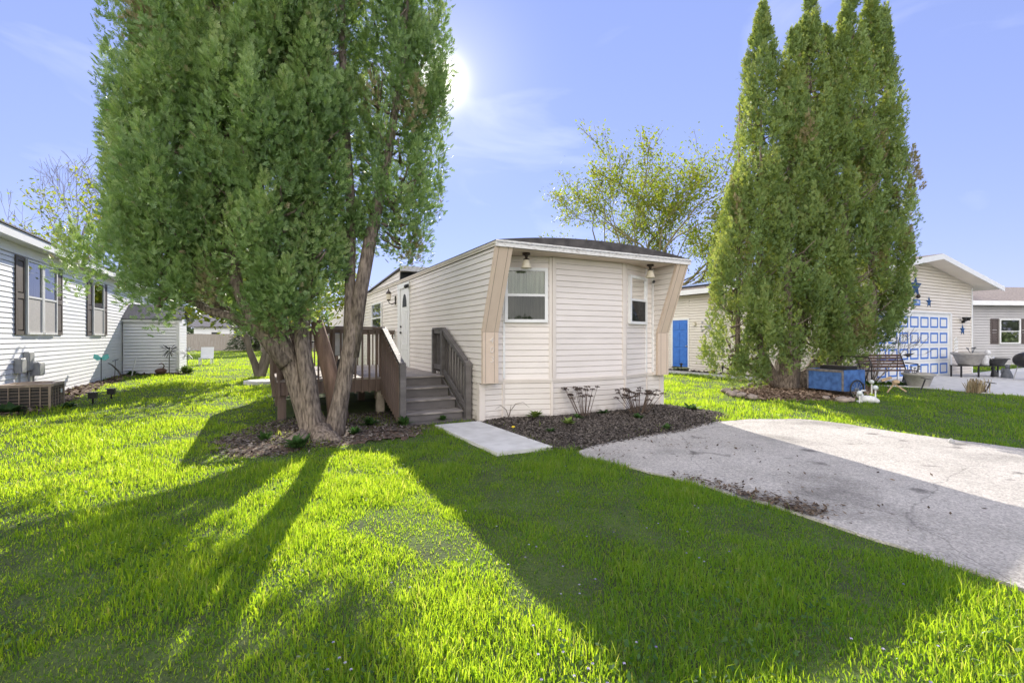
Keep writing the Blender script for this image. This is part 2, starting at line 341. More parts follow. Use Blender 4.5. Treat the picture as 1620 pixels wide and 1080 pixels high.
# ================================================================== SETTING
rng = np.random.RandomState(7)
def P2(*pp): return [tuple(gr(x, y)[:2]) for x, y in pp]
def LW(*uw): return [tuple(loc(u, w)[:2]) for u, w in uw]
def smooth_poly(poly, amp=.04, step=.15, seed=0):
    out = []
    for i in range(len(poly)):
        a, b = np.array(poly[i]), np.array(poly[(i+1) % len(poly)]); n = max(1, int(np.hypot(*(b-a))/step))
        for k in range(n):
            p = a+(b-a)*k/n; q = mnoise.noise(Vector((p[0]*2.3+seed, p[1]*2.3, seed)))+.6*mnoise.noise(Vector((p[0]*6+seed, p[1]*6, 3)))
            nn = np.array([-(b-a)[1], (b-a)[0]])/np.hypot(*(b-a)); out.append(tuple(p+nn*q*amp))
    return out
DRIVE = P2((912, 716), (950, 703), (1000, 693), (1060, 684), (1110, 672), (1135, 668), (1180, 665), (1262, 664), (1330, 671), (1450, 690), (1540, 701))
DRIVE += [(6.9, 6.1), (11.2, -1.2), (6.6, -3.4), (3.35, 2.25)]+P2((1620, 938), (1540, 908), (1450, 878), (1330, 838), (1240, 808), (1150, 782), (1060, 757), (985, 737), (930, 724))
WALK = P2((688, 676), (757, 669.5), (874, 711), (786, 721))
BED = P2((758, 670), (874, 712), (905, 713), (960, 702), (1020, 691), (1070, 684), (1120, 671), (1150, 658), (1125, 652), (1095, 648))+LW((4.4, .1), (4.2, .6), (0, .6))
TREEBED = P2((330, 702), (385, 680), (440, 664))+LW((-3.0, 1.9), (-.9, 2.0), (-.95, .3))+P2((690, 680), (640, 692), (560, 701), (450, 722), (360, 727))
CEDARBED = P2((1150, 624), (1185, 615), (1240, 607), (1300, 604), (1360, 607), (1388, 620), (1340, 635), (1250, 635), (1185, 632))
PATIO = LW((13.6, 1.02), (23.5, 1.02))+[(26.5, 24), (34, 24), (30, 11.0)]+P2((1620, 627), (1540, 621), (1450, 613), (1395, 611), (1330, 605))
SIDEBED = LW((11.9, 2.0), (13.25, 2.0), (13.25, 14), (11.9, 14))
LEFTBED = LW((-8.25, 4.5), (-7.3, 5.2), (-7.55, 9), (-7.8, 15.9), (-6.2, 15.4), (-6.2, 16.1), (-8.25, 16.1))
HOUSES = [LW((-.02, -.02), (.44, 0), (1.28, -.29), (2.99, -.29), (3.83, 0), (4.3, 0), (4.3, 21.4), (-.02, 21.4)), LW((-16.5, -3), (-8.27, -3), (-8.27, 25), (-16.5, 25)),
          LW((-8.27, 16.1), (-6.42, 16.1), (-6.42, 18.3), (-8.27, 18.3)), LW((13.3, 1), (22.43, 1), (22.43, 16), (13.3, 16)), LW((-3.14, 1.9), (0, 1.9), (0, 6), (-3.14, 6)), LW((-1.25, .4), (0, .4), (0, 2), (-1.25, 2))]
well = gr(414, 606.5)
WELL = [(well.x+.52*math.cos(a), well.y+.52*math.sin(a)) for a in np.linspace(0, 6.283, 24)[:-1]]
FLAT = [DRIVE, WALK, BED, PATIO, CEDARBED, WELL]
def bump(x, y):
    h = .5*np.sin(x*1.3+.7*np.sin(y*.9))*np.sin(y*1.1+1.3)+.3*np.sin(x*2.9+y*1.7+1)*np.sin(y*2.3-x)+.22*np.sin(x*5.1-y*3.2)*np.sin(y*4.7+x*2)
    return h*.035
def height(x, y):
    x = np.asarray(x, float); y = np.asarray(y, float); d = np.full(x.shape, 9.)
    for p in FLAT: d = np.minimum(d, pdist(p, x, y))
    k = np.clip(d/.8, 0, 1); k = k*k*(3-2*k); far = np.clip((60-np.hypot(x, y))/30, 0, 1)
    return bump(x, y)*k*far
xs = np.concatenate([[-1500, -700, -350, -180, -90, -55], np.arange(-38, 38.1, .4), [55, 90, 180, 350, 700, 1500]])
ys = np.concatenate([[-1500, -600, -250, -100, -40, -15], np.arange(-6, 62.1, .4), [80, 120, 200, 400, 800, 2000]])
gx, gy = np.meshgrid(xs, ys); gz = height(gx.ravel(), gy.ravel())
nx, ny = len(xs), len(ys); ii = (np.arange(ny-1)[:, None]*nx+np.arange(nx-1)[None]).ravel()
M['lawn'] = mat('lawn_soil', (.075, .115, .022), (.045, .062, .02), scale=2.2, rough=.95, bump=1, bscale=40)
g = npmesh('ground', np.c_[gx.ravel(), gy.ravel(), gz], np.c_[ii, ii+1, ii+nx+1, ii+nx], 'lawn'); tag(g, kind='structure')
g.data.polygons.foreach_set('use_smooth', [True]*len(g.data.polygons))
def sheet(name, poly, z, m, thick=.03, label=None):
    bm = bmesh.new(); vs = [bm.verts.new((x, y, z)) for x, y in poly]; f = bm.faces.new(vs)
    if f.normal.z < 0: f.normal_flip()
    r = bmesh.ops.extrude_face_region(bm, geom=[f]); bmesh.ops.translate(bm, verts=[v for v in r['geom'] if isinstance(v, bmesh.types.BMVert)], vec=(0, 0, -thick))
    bmesh.ops.recalc_face_normals(bm, faces=bm.faces[:]); bmesh.ops.triangulate(bm, faces=bm.faces[:])
    me = bpy.data.meshes.new(name); bm.to_mesh(me); bm.free(); me.materials.append(M[m]); o = bpy.data.objects.new(name, me); COL.objects.link(o)
    return tag(o, kind='structure')
# old sealed asphalt driveway, gone pale, with stones showing and cracks
am = mat('old_asphalt', (.60, .57, .53), (.49, .465, .43), scale=1.3, rough=.9, bump=.7, bscale=130, lo=.3, hi=.6)
n, l = am.node_tree.nodes, am.node_tree.links
p = n['Principled BSDF']; base = p.inputs['Base Color'].links[0].from_socket
tcn = n.new('ShaderNodeTexCoord')
v = n.new('ShaderNodeTexVoronoi'); v.inputs['Scale'].default_value = 75; l.new(tcn.outputs['Object'], v.inputs['Vector'])
cr = n.new('ShaderNodeValToRGB'); cr.color_ramp.elements[0].color = (.42, .41, .40, 1); cr.color_ramp.elements[1].color = (1.2, 1.18, 1.16, 1)
l.new(v.outputs['Color'], cr.inputs[0])
mu = n.new('ShaderNodeMix'); mu.data_type = 'RGBA'; mu.blend_type = 'MULTIPLY'; mu.inputs[0].default_value = .75; l.new(base, mu.inputs[6]); l.new(cr.outputs[0], mu.inputs[7])
v2 = n.new('ShaderNodeTexVoronoi'); v2.feature = 'DISTANCE_TO_EDGE'; v2.inputs['Scale'].default_value = .42
nzz = n.new('ShaderNodeTexNoise'); nzz.inputs['Scale'].default_value = 2.5; nzz.inputs['Detail'].default_value = 6
l.new(tcn.outputs['Object'], nzz.inputs['Vector'])
ad = n.new('ShaderNodeMix'); ad.data_type = 'RGBA'; ad.inputs[0].default_value = .22; l.new(tcn.outputs['Object'], ad.inputs[6]); l.new(nzz.outputs['Color'], ad.inputs[7]); l.new(ad.outputs[2], v2.inputs['Vector'])
ck = n.new('ShaderNodeMapRange'); ck.inputs['From Max'].default_value = .004; ck.inputs['To Min'].default_value = .65; l.new(v2.outputs['Distance'], ck.inputs['Value'])
mu2 = n.new('ShaderNodeMix'); mu2.data_type = 'RGBA'; mu2.blend_type = 'MULTIPLY'; mu2.inputs[0].default_value = 1; l.new(mu.outputs[2], mu2.inputs[6]); l.new(ck.outputs[0], mu2.inputs[7])
nb = n.new('ShaderNodeTexNoise'); nb.inputs['Scale'].default_value = .8; nb.inputs['Detail'].default_value = 5; l.new(tcn.outputs['Object'], nb.inputs['Vector'])
st = n.new('ShaderNodeMapRange'); st.inputs['From Min'].default_value = .28; st.inputs['From Max'].default_value = .45; st.inputs['To Min'].default_value = .55; l.new(nb.outputs[0], st.inputs['Value'])
mu3 = n.new('ShaderNodeMix'); mu3.data_type = 'RGBA'; mu3.blend_type = 'MULTIPLY'; mu3.inputs[0].default_value = 1; l.new(mu2.outputs[2], mu3.inputs[6]); l.new(st.outputs[0], mu3.inputs[7])
n4 = n.new('ShaderNodeTexNoise'); n4.inputs['Scale'].default_value = 26; n4.inputs['Detail'].default_value = 3; l.new(tcn.outputs['Object'], n4.inputs['Vector'])
r4 = n.new('ShaderNodeMapRange'); r4.inputs['From Min'].default_value = .36; r4.inputs['From Max'].default_value = .62; r4.inputs['To Min'].default_value = .88; r4.inputs['To Max'].default_value = 1.06; l.new(n4.outputs[0], r4.inputs['Value'])
mu4 = n.new('ShaderNodeMix'); mu4.data_type = 'RGBA'; mu4.blend_type = 'MULTIPLY'; mu4.inputs[0].default_value = 1; l.new(mu3.outputs[2], mu4.inputs[6]); l.new(r4.outputs[0], mu4.inputs[7])
n5 = n.new('ShaderNodeTexNoise'); n5.inputs['Scale'].default_value = 1.9; n5.inputs['Detail'].default_value = 2; l.new(tcn.outputs['Object'], n5.inputs['Vector'])
r5 = n.new('ShaderNodeMapRange'); r5.inputs['From Min'].default_value = .30; r5.inputs['From Max'].default_value = .36; r5.inputs['To Min'].default_value = .45; l.new(n5.outputs[0], r5.inputs['Value'])
mu5 = n.new('ShaderNodeMix'); mu5.data_type = 'RGBA'; mu5.blend_type = 'MULTIPLY'; mu5.inputs[0].default_value = 1; l.new(mu4.outputs[2], mu5.inputs[6]); l.new(r5.outputs[0], mu5.inputs[7])
l.new(mu5.outputs[2], p.inputs['Base Color']); M['asphalt'] = am
sheet('driveway', smooth_poly(DRIVE, .06, .12, 2), .022, 'asphalt', .04)
sheet('walkway', WALK, .045, 'concrete', .09)
sheet('patio', PATIO, .03, 'concrete', .05)
o = sheet('well_cover', WELL, .10, 'concrete', .2); o['kind'] = ''; del o['kind']
tag(o, 'round concrete cover lying in the lawn behind the multi-stemmed cedar', 'well cover')
def bed(name, poly, m, chipm, nch, z=.012, mound=.05, cell=.09, csize=.03):
    """a mounded bed of mulch with its chips, edges ragged"""
    pl = np.array(poly); x0, y0 = pl.min(0); x1, y1 = pl.max(0); X, Y = np.meshgrid(np.arange(x0, x1+cell, cell), np.arange(y0, y1+cell, cell))
    d = -pdist(poly, X.ravel(), Y.ravel()); nn = np.array([mnoise.noise(Vector((a*2.2, b*2.2, 5)))*.09+mnoise.noise(Vector((a*7, b*7, 2)))*.05 for a, b in zip(X.ravel(), Y.ravel())])
    k = np.clip(d/.5, 0, 1); Z = z+mound*k*(.7+nn*3)+nn*.12-np.clip(-d, 0, .3)*.25; ny, nx = X.shape
    i = (np.arange(ny-1)[:, None]*nx+np.arange(nx-1)[None]).ravel(); ok = (d+nn*1.3)[i] > -.03
    f = np.c_[i, i+1, i+nx+1, i+nx][ok]
    V = [np.c_[X.ravel(), Y.ravel(), Z]]; Fq = [f]; r = [np.full(len(f), .3)]
    r_ = np.random.RandomState(len(poly)+nch); px = r_.uniform(x0, x1, nch*3); py = r_.uniform(y0, y1, nch*3); dd = -pdist(poly, px, py)+r_.normal(0, .05, nch*3)
    kx = dd > -.04; px, py, dd = px[kx][:nch], py[kx][:nch], dd[kx][:nch]
    a = r_.uniform(0, 6.28, len(px)); L = csize*r_.uniform(.5, 1.6, len(px)); w = L*r_.uniform(.2, .55, len(px)); tl = r_.normal(0, .35, len(px)); t2 = r_.normal(0, .35, len(px))
    cz = z+mound*np.clip(dd/.5, 0, 1)*.8+.012+r_.uniform(0, .012, len(px))
    q = []
    for sx, sy in ((-1, -1), (1, -1), (1, 1), (-1, 1)):
        q.append(np.c_[px+sx*L*np.cos(a)-sy*w*np.sin(a), py+sx*L*np.sin(a)+sy*w*np.cos(a), cz+sx*L*np.sin(tl)+sy*w*np.sin(t2)])
    cv = np.stack(q, 1).reshape(-1, 3); b0 = len(V[0]); cf = np.arange(len(px)*4).reshape(-1, 4)+b0
    o = npmesh(name, np.r_[V[0], cv], np.r_[f, cf], m, rnd=np.r_[r[0], r_.rand(len(px))])
    o.data.materials.append(M[chipm]); mi = np.zeros(len(f)+len(cf), np.int32); mi[len(f):] = 1; o.data.polygons.foreach_set('material_index', mi)
    return tag(o, kind='structure')
bed('mulch_bed', BED, 'mulch', 'chips', 42000, mound=.06, csize=.015)
bed('bare_soil', TREEBED, 'dirt', 'chips', 5500, mound=.03, csize=.019)
bed('mulch_ring', CEDARBED, 'mulchtan', 'chipstan', 9000, mound=.10, csize=.03)
bed('house_border', SIDEBED, 'mulch', 'chips', 1200, csize=.06)
bed('flower_border', LEFTBED, 'dirt', 'chipstan', 2500, csize=.045)
# ------------------------------------------------------------------ grass: one object
def grass_points():
    nA = 900000; rmin, rmax, az = 1.0, 62., R(58)
    # density per m2: D0 within r0, falling as 1/r^2 beyond
    r0 = 4.8; D0 = 7600; a1 = .5*(r0**2-rmin**2); a2 = r0**2*math.log(rmax/r0); n1 = int(D0*2*az*a1); n2 = int(D0*2*az*a2*.8)
    u = rng.rand(n1); ra = np.sqrt(rmin**2+u*(r0**2-rmin**2)); rb = r0*np.exp(rng.rand(n2)*math.log(rmax/r0))
    r = np.r_[ra, rb]; a = rng.uniform(-az, az, len(r)); x, y = r*np.sin(a), r*np.cos(a)
    # tufts: pull some of the blades together, thin out elsewhere
    ok = np.ones(len(r), bool)
    for p in (DRIVE, WALK, PATIO, WELL): ok &= pdist(p, x, y)+rng.normal(0, .018, len(r)) > .01
    for p in HOUSES: ok &= ~inside(p, x, y)
    for p, dens in ((BED, .06), (TREEBED, .5), (CEDARBED, .03), (SIDEBED, .05), (LEFTBED, .25)):
        d = pdist(p, x, y)+rng.normal(0, .06, len(r)); ok &= (d > 0) | (rng.rand(len(r)) < dens)
    return x[ok], y[ok], r[ok]
x, y, r = grass_points()
fld = np.sin(x*2.1+np.sin(y*1.7)*1.3)*np.sin(y*2.4+np.sin(x*1.9)*1.2)+.6*np.sin(x*5.3+y*1.1)*np.sin(y*4.9-x*1.4)+.5*np.sin(x*11+y*4)*np.sin(y*10-x*5)
keep = rng.rand(len(x)) < np.clip(.86+.22*fld, .5, 1); x, y, r, fld = x[keep], y[keep], r[keep], fld[keep]
N = len(x); z = height(x, y)-.006
far = np.clip(r/4.8, 1, None)
h = rng.gamma(9, 1/9., N)*(.041+.024*np.clip(fld+.8*np.sin(x*.9+1)*np.sin(y*1.15), -.75, 1.6))*far**.16; w = (.0021+.0017*rng.rand(N))*far**.72
az = rng.uniform(0, 2*math.pi, N); lean = np.abs(rng.normal(.38, .3, N)); la = rng.uniform(0, 2*math.pi, N)
wx, wy = np.cos(az)*w, np.sin(az)*w; lx, ly = np.cos(la)*lean*h, np.sin(la)*lean*h
b1 = np.c_[x-wx, y-wy, z]; b2 = np.c_[x+wx, y+wy, z]
c1 = np.c_[x-wx*.8+lx*.35, y-wy*.8+ly*.35, z+h*.58]; c2 = np.c_[x+wx*.8+lx*.35, y+wy*.8+ly*.35, z+h*.58]
tp = np.c_[x+lx*1.1, y+ly*1.1, z+h*np.clip(1.05-.35*lean, .5, 1)]
V = np.stack([b1, b2, c1, c2, tp], 1).reshape(-1, 3); i = np.arange(N)*5
Ft = np.stack([np.c_[i, i+1, i+3], np.c_[i, i+3, i+2], np.c_[i+2, i+3, i+4]], 1).reshape(-1, 3)
rn = np.clip(rng.beta(2, 2.4, N)*.8+.10*fld+.06, 0, .97); dry = rng.rand(N) < .03; rn[dry] = 1
o = npmesh('grass', V, Ft, 'grass', rnd=np.repeat(rn, 3)); tag(o, 'short uneven lawn grass around the homes and driveway', 'grass', kind='stuff')
print('BLADES', N)
def leafset(px, py, pz, size, rs, asp=.5, tilt=.6):
    """loose flat leaves: one bent quad pair each, as quads"""
    n = len(px); a = rs.uniform(0, 6.28, n); L = size*rs.uniform(.6, 1.4, n); W_ = L*asp; t1 = rs.normal(0, tilt, n); t2 = rs.normal(0, tilt, n)
    q = []
    for sx, sy in ((-1, 0), (0, -1), (1, 0), (0, 1)):
        q.append(np.c_[px+sx*L*np.cos(a)-sy*W_*np.sin(a), py+sx*L*np.sin(a)+sy*W_*np.cos(a), pz+sx*L*np.sin(t1)+sy*W_*np.sin(t2)])
    return np.stack(q, 1).reshape(-1, 3), np.arange(n*4).reshape(-1, 4)
# leaf litter: along the driveway's near edge and scattered over it
pts = []
for px_, py_, s1, n_ in ((1120, 775, .22, 260), (1180, 790, .18, 300), (1240, 806, .2, 380), (1080, 764, .2, 160), (1270, 815, .12, 160), (1030, 700, .5, 40), (1090, 706, .5, 34), (1150, 720, .7, 22), (1330, 760, .9, 26), (1450, 800, .9, 14), (980, 720, .3, 30)):
    c = gr(px_, py_); pts.append(np.c_[c.x+rng.normal(0, s1, n_)*.9, c.y+rng.normal(0, s1*.55, n_)])
pts = np.concatenate(pts); pts = pts[inside(DRIVE, pts[:, 0], pts[:, 1])]
v_, f_ = leafset(pts[:, 0], pts[:, 1], np.full(len(pts), .034)+rng.rand(len(pts))*.012, .024, rng, .4, .25)
tag(npmesh('leaf_litter', v_, f_, 'litter', rnd=rng.rand(len(f_))), 'brown dead leaves blown onto the asphalt driveway', 'leaf litter', kind='stuff')
# wild violets and clover leaves in the lawn
pv = []
for k in range(900):
    a_ = rng.uniform(-.75, .75); r_ = 2.0+rng.rand()**1.5*4.2; pv.append((r_*math.sin(a_), r_*math.cos(a_)))
pv = np.array(pv); ok = (pv[:, 0] > -.9) & (np.array([mnoise.noise(Vector((a*1.4, b*1.4, 9))) for a, b in pv]) > .05)
for p in (DRIVE, WALK, BED, TREEBED): ok &= pdist(p, pv[:, 0], pv[:, 1]) > .1
pv = pv[ok][:70]; V_, F_ = [], []
for a, b in pv:
    zz = float(height(np.array([a]), np.array([b]))[0])+.055+.03*rng.rand(); pa = rng.uniform(0, 6.28, 5); k0 = len(V_)*1
    for q in range(5):
        an = q*1.256+pa[0]; r1 = .0062; dx, dy = math.cos(an), math.sin(an); kk = len(V_)
        V_ += [(a, b, zz), (a+r1*(dx*.7-dy*.5), b+r1*(dy*.7+dx*.5)-.004, zz+.004), (a+r1*dx*1.4, b+r1*dy*1.4-.006, zz+.002), (a+r1*(dx*.7+dy*.5), b+r1*(dy*.7-dx*.5)-.004, zz+.004)]; F_.append((kk, kk+1, kk+2, kk+3))
tag(npmesh('wild_violets', V_, F_, 'lilac', rnd=np.repeat(rng.rand(len(pv)), 5)), 'tiny pale violet flowers dotted through the near lawn', 'wildflowers', kind='stuff')
nb_ = 5200; a_ = rng.uniform(-.85, .85, nb_); r_ = 1.9+rng.rand(nb_)**1.3*5; bx, by = r_*np.sin(a_), r_*np.cos(a_)
kk = np.array([mnoise.noise(Vector((a*1.1, b*1.1, 3))) for a, b in zip(bx, by)]) > .12
for p in (DRIVE, WALK, BED): kk &= pdist(p, bx, by) > .05
bx, by = bx[kk], by[kk]; bz = height(bx, by)+.03+.03*rng.rand(len(bx))
v_, f_ = leafset(bx, by, bz, .013, rng, .75, .5)
tag(npmesh('lawn_weeds', v_, f_, 'weed', rnd=rng.rand(len(f_))), 'small round clover and weed leaves among the grass', 'weeds', kind='stuff')
# ================================================================== MOBILE HOME (lot frame: u to the right along its front, w to the back)
HL = 21.3; HWID = 4.27
home = thing('mobile_home', 'cream mobile home with bay front, slanted tan wing boards and dark bowed roof', 'mobile home', 0, 0)
def edge(z): return -.10 if z < 1.59 else -.10-(z-1.59)/(2.97-1.59)*.54        # where the side wall meets the wing board
mb = MB(); siding(mb, (0, 0), (0, 1), (-1, 0), .70, 2.97, edge, 4.42); siding(mb, (0, 0), (0, 1), (-1, 0), .70, 2.97, 5.62, HL); siding(mb, (0, 0), (0, 1), (-1, 0), 2.80, 2.97, 4.42, 5.62)
mb.face((.02, -.1, .70), (.02, HL, .70), (.02, HL, 2.97), (.02, -.1, 2.97)); mb.build('side_wall', 'cream', home)
mb = MB(); siding(mb, (HWID, 0), (0, 1), (1, 0), .70, 2.97, edge, HL); mb.face((HWID-.02, 0, .70), (HWID-.02, HL, .70), (HWID-.02, HL, 2.97), (HWID-.02, 0, 2.97)); mb.build('side_wall', 'cream', home)
mb = MB(); siding(mb, (0, HL), (1, 0), (0, 1), .0, 2.97, 0, HWID); mb.build('rear_wall', 'cream', home)
PB, PC, PD, PE = (.443, 0), (1.283, -.289), (2.987, -.289), (3.827, 0)
def seg(a, b):
    d = Vector((b[0]-a[0], b[1]-a[1])); L = d.length; d.normalize(); return d, Vector((d.y, -d.x)), L
def on(a, b, s, q, z):
    d, nn, L = seg(a, b); return (a[0]+d.x*s+nn.x*q, a[1]+d.y*s+nn.y*q, z)
mb = MB(); back = MB()
for a, b, s0, s1 in (((.27, 0), PB, 0, None), (PB, PC, 0, None), (PC, PD, 0, None), (PD, PE, 0, None), (PE, (4.0, 0), 0, None)):
    d, nn, L = seg(a, b); siding(mb, a, d, nn, .745, 2.95, 0, L)
    mb.face(on(a, b, 0, -.02, .70), on(a, b, L, -.02, .70), on(a, b, L, -.02, 2.95), on(a, b, 0, -.02, 2.95))
mb.build('front_wall', 'cream', home)
def vstrip(name, m, a, b, s0, s1, q, z0, z1): return MB().prism([(s0, .0), (s1, .0), (s1, q), (s0, q)], lambda p: on(a, b, p[0], p[1], z0), lambda p: on(a, b, p[0], p[1], z1)).build(name, m, home)
LC = seg(PC, PD)[2]; LPB = seg(PB, PC)[2]                               # tan corner posts of the bay
vstrip('bay_post', 'trim', PC, PD, .0, .075, .026, .76, 2.948); vstrip('bay_post', 'trim', PC, PD, LC-.075, LC, .026, .76, 2.948)
vstrip('bay_post_edge', 'trim', PB, PC, LPB-.055, LPB-.002, .022, .761, 2.947); vstrip('bay_post_edge', 'trim', PD, PE, .002, .055, .022, .761, 2.947)
vstrip('corner_strip', 'white', PB, PC, -.008, .032, .03, .762, 2.946); vstrip('corner_strip', 'white', PD, PE, .82, .86, .03, .762, 2.946)
MB().box(3.955, 3.995, -.045, -.005, .762, 2.945).build('corner_strip', 'white', home)
# belt trim between wall and skirting
ring = [(.0, 0), PB, PC, PD, PE, (HWID, 0)]
mb = MB()
for a, b in zip(ring, ring[1:]):
    d, nn, L = seg(a, b)
    for q0, q1, z0, z1 in ((0, .03, .715, .748), (0, .021, .68, .715)):
        mb.prism([(0, q0), (L, q0), (L+.004, q1), (-.004, q1)], lambda p, a=a, b=b, z0=z0: on(a, b, p[0], p[1], z0), lambda p, a=a, b=b, z1=z1: on(a, b, p[0], p[1], z1))
mb.build('belt_trim', 'trim', home)
mb = MB()
for a, b in zip(ring, ring[1:]):
    d, nn, L = seg(a, b); siding(mb, a, d, nn, -.08, .68, 0, L, e=.095, t=.012)
siding(mb, (0, 0), (0, 1), (-1, 0), -.08, .70, 0, HL, e=.095); siding(mb, (HWID, 0), (0, 1), (1, 0), -.08, .70, 0, HL, e=.095)
sk = mb.build('skirting', 'skirt', home)
for a, b, s in ((ring[0], PB, .442), (PB, PC, .885), (PC, PD, 1.70), (PD, PE, .885)): vstrip('skirting_strip', 'trim', a, b, s-.022, s+.022, .026, -.05, .679)
for s_ in (0, 1): MB().box(-.018+s_*(HWID-.067), .085+s_*(HWID-.067), -.022, -.0, -.05, .679).box(*((-.026, -.0181) if not s_ else (HWID+.0181, HWID+.026)), -.022, .09, -.05, .679).build('skirting_corner', 'trim', home)
# the two slanted wings
for side in (0, 1):
    u0, u1 = (-.022, .27) if side == 0 else (HWID-.27, HWID+.022)
    mb = MB(); mb.prism([(-.16, .70), (-.16, 1.585), (-.09, 1.585), (-.09, .70)], lambda p: (u0, p[0], p[1]), lambda p: (u1, p[0], p[1]))
    mb.prism([(-.163, 1.588), (-.70, 2.97), (-.625, 2.97), (-.085, 1.588)], lambda p: (u0-.003, p[0], p[1]), lambda p: (u1+.003, p[0], p[1]))
    mb.face((u0, -.09, .70), (u1, -.09, .70), (u1, .0, .70), (u0, .0, .70))
    wing = mb.build('wing_board', 'tan' if side == 0 else 'tan', home)
    mb = MB()                                                           # grooves and joint lines of the sheet
    for k in (.16, .74) if side == 0 else (.26, .84):
        uu = u0+(u1-u0)*k; mb.box(uu-.003, uu+.003, -.1625, -.155, .715, 1.58)
        mb.prism([(-.1655, 1.592), (-.7025, 2.968), (-.69, 2.968), (-.155, 1.592)], lambda p: (uu-.003, p[0], p[1]), lambda p: (uu+.003, p[0], p[1]))
    mb.build('groove', M['darkgap'] if 'darkgap' in M else M.setdefault('darkgap', mat('shadow_gap', (.26, .20, .15), scale=5)), wing)
    iu = .27 if side == 0 else HWID-.27; mb = MB(); siding(mb, (iu, 0), (0, 1), (1 if side == 0 else -1, 0), .70, 2.95, edge, .0); mb.build('wing_side', 'cream', home)
M['digit'] = mat('house_number_white', (.80, .72, .64), scale=5, rough=.4)
def text_mesh(txt, size, name, m, parent, u, w, z, rotz=0, tiltx=R(90), depth=.006, roll=0, shear=0):
    c = bpy.data.curves.new('t', 'FONT'); c.body = txt; c.size = size; c.extrude = depth; c.align_x = 'CENTER'; c.align_y = 'CENTER'; c.shear = shear; c.resolution_u = 3
    t = bpy.data.objects.new('t', c); COL.objects.link(t); dg = bpy.context.evaluated_depsgraph_get(); me = bpy.data.meshes.new_from_object(t.evaluated_get(dg))
    bpy.data.objects.remove(t); o = bpy.data.objects.new(name, me); COL.objects.link(o); me.materials.clear(); me.materials.append(M[m]); o.parent = parent
    off = OFF.get(parent.name, Vector()); o.location = Vector((u, w, z))-off; o.rotation_euler = (tiltx, roll, rotz); return o
for k, ch in enumerate('403'): text_mesh(ch, .15, 'house_number', 'digit', home, .135+.004*k, -.166, 1.44-.165*k, shear=.12)
# soffit, front fascia, roof
mb = MB(); mb.face((0, -.70, 2.952), (HWID, -.70, 2.952), (HWID, .05, 2.952), (0, .05, 2.952)); mb.build('soffit', 'soffit', home)
mb = MB(); mb.box(-.05, HWID+.05, -.735, -.702, 2.958, 3.055); mb.box(-.055, HWID+.055, -.748, -.736, 3.035, 3.062)
f = mb.build('fascia', 'fascia', home)
mb = MB()
for k in range(46): u = k*.094+.02; mb.box(u, u+.05, -.7505, -.7485, 3.026, 3.034)
mb.box(-.05, HWID+.05, -.7495, -.7487, 3.024, 3.028); mb.build('drip_edge', 'steel', f)
mb = MB(); mb.box(-.034, -.012, -.70, HL, 2.972, 3.02); mb.box(-.05, -.0345, -.70, HL, 3.012, 3.05); mb.box(HWID+.012, HWID+.034, -.70, HL, 2.972, 3.02); mb.box(HWID+.0345, HWID+.05, -.70, HL, 3.012, 3.05)
mb.build('eave_trim', 'trim', home)
prof = [(-.06+(HWID+.12)*k/24, 3.058+.17*(1-abs(2*k/24-1)**2.1)) for k in range(25)]
mb = MB(); pp = [(-.06, 3.051)]+prof+[(HWID+.06, 3.051)]
mb.prism(pp, lambda p: (p[0], -.74-.0*p[1], p[1]), lambda p: (p[0], HL+.1, p[1])); mb.build('roof', 'roofdark', home)
# raised roof section over the middle of the home
mb = MB(); mb.prism([(5.45, 3.10), (5.45, 3.33), (10.7, 3.02), (10.7, 2.99)], lambda p: (-.005, p[0], p[1]), lambda p: (3.2, p[0], p[1])); siding(mb, (-.006, 0), (0, 1), (-1, 0), 2.97, 3.30, 5.45, lambda z: 10.7 if z < 3.0 else 10.7-(z-3.0)/.31*5.2)
rr = mb.build('raised_roof_wall', 'cream', home)
mb = MB(); mb.prism([(5.15, 3.36), (5.15, 3.40), (10.8, 3.06), (10.8, 3.02)], lambda p: (-.07, p[0], p[1]), lambda p: (3.3, p[0], p[1])); mb.build('raised_roof', 'shingle', home)
mb = MB(); mb.box(-.08, 3.31, 5.12, 5.148, 3.28, 3.42); mb.build('raised_fascia', 'fascia', home)
mb = MB(); mb.box(.0, 3.2, 5.40, 5.449, 3.10, 3.28); mb.build('gap_shade_sheet', 'darkroom', home)  # dark sheet: the shade in the gap under the raised roof, put into colour
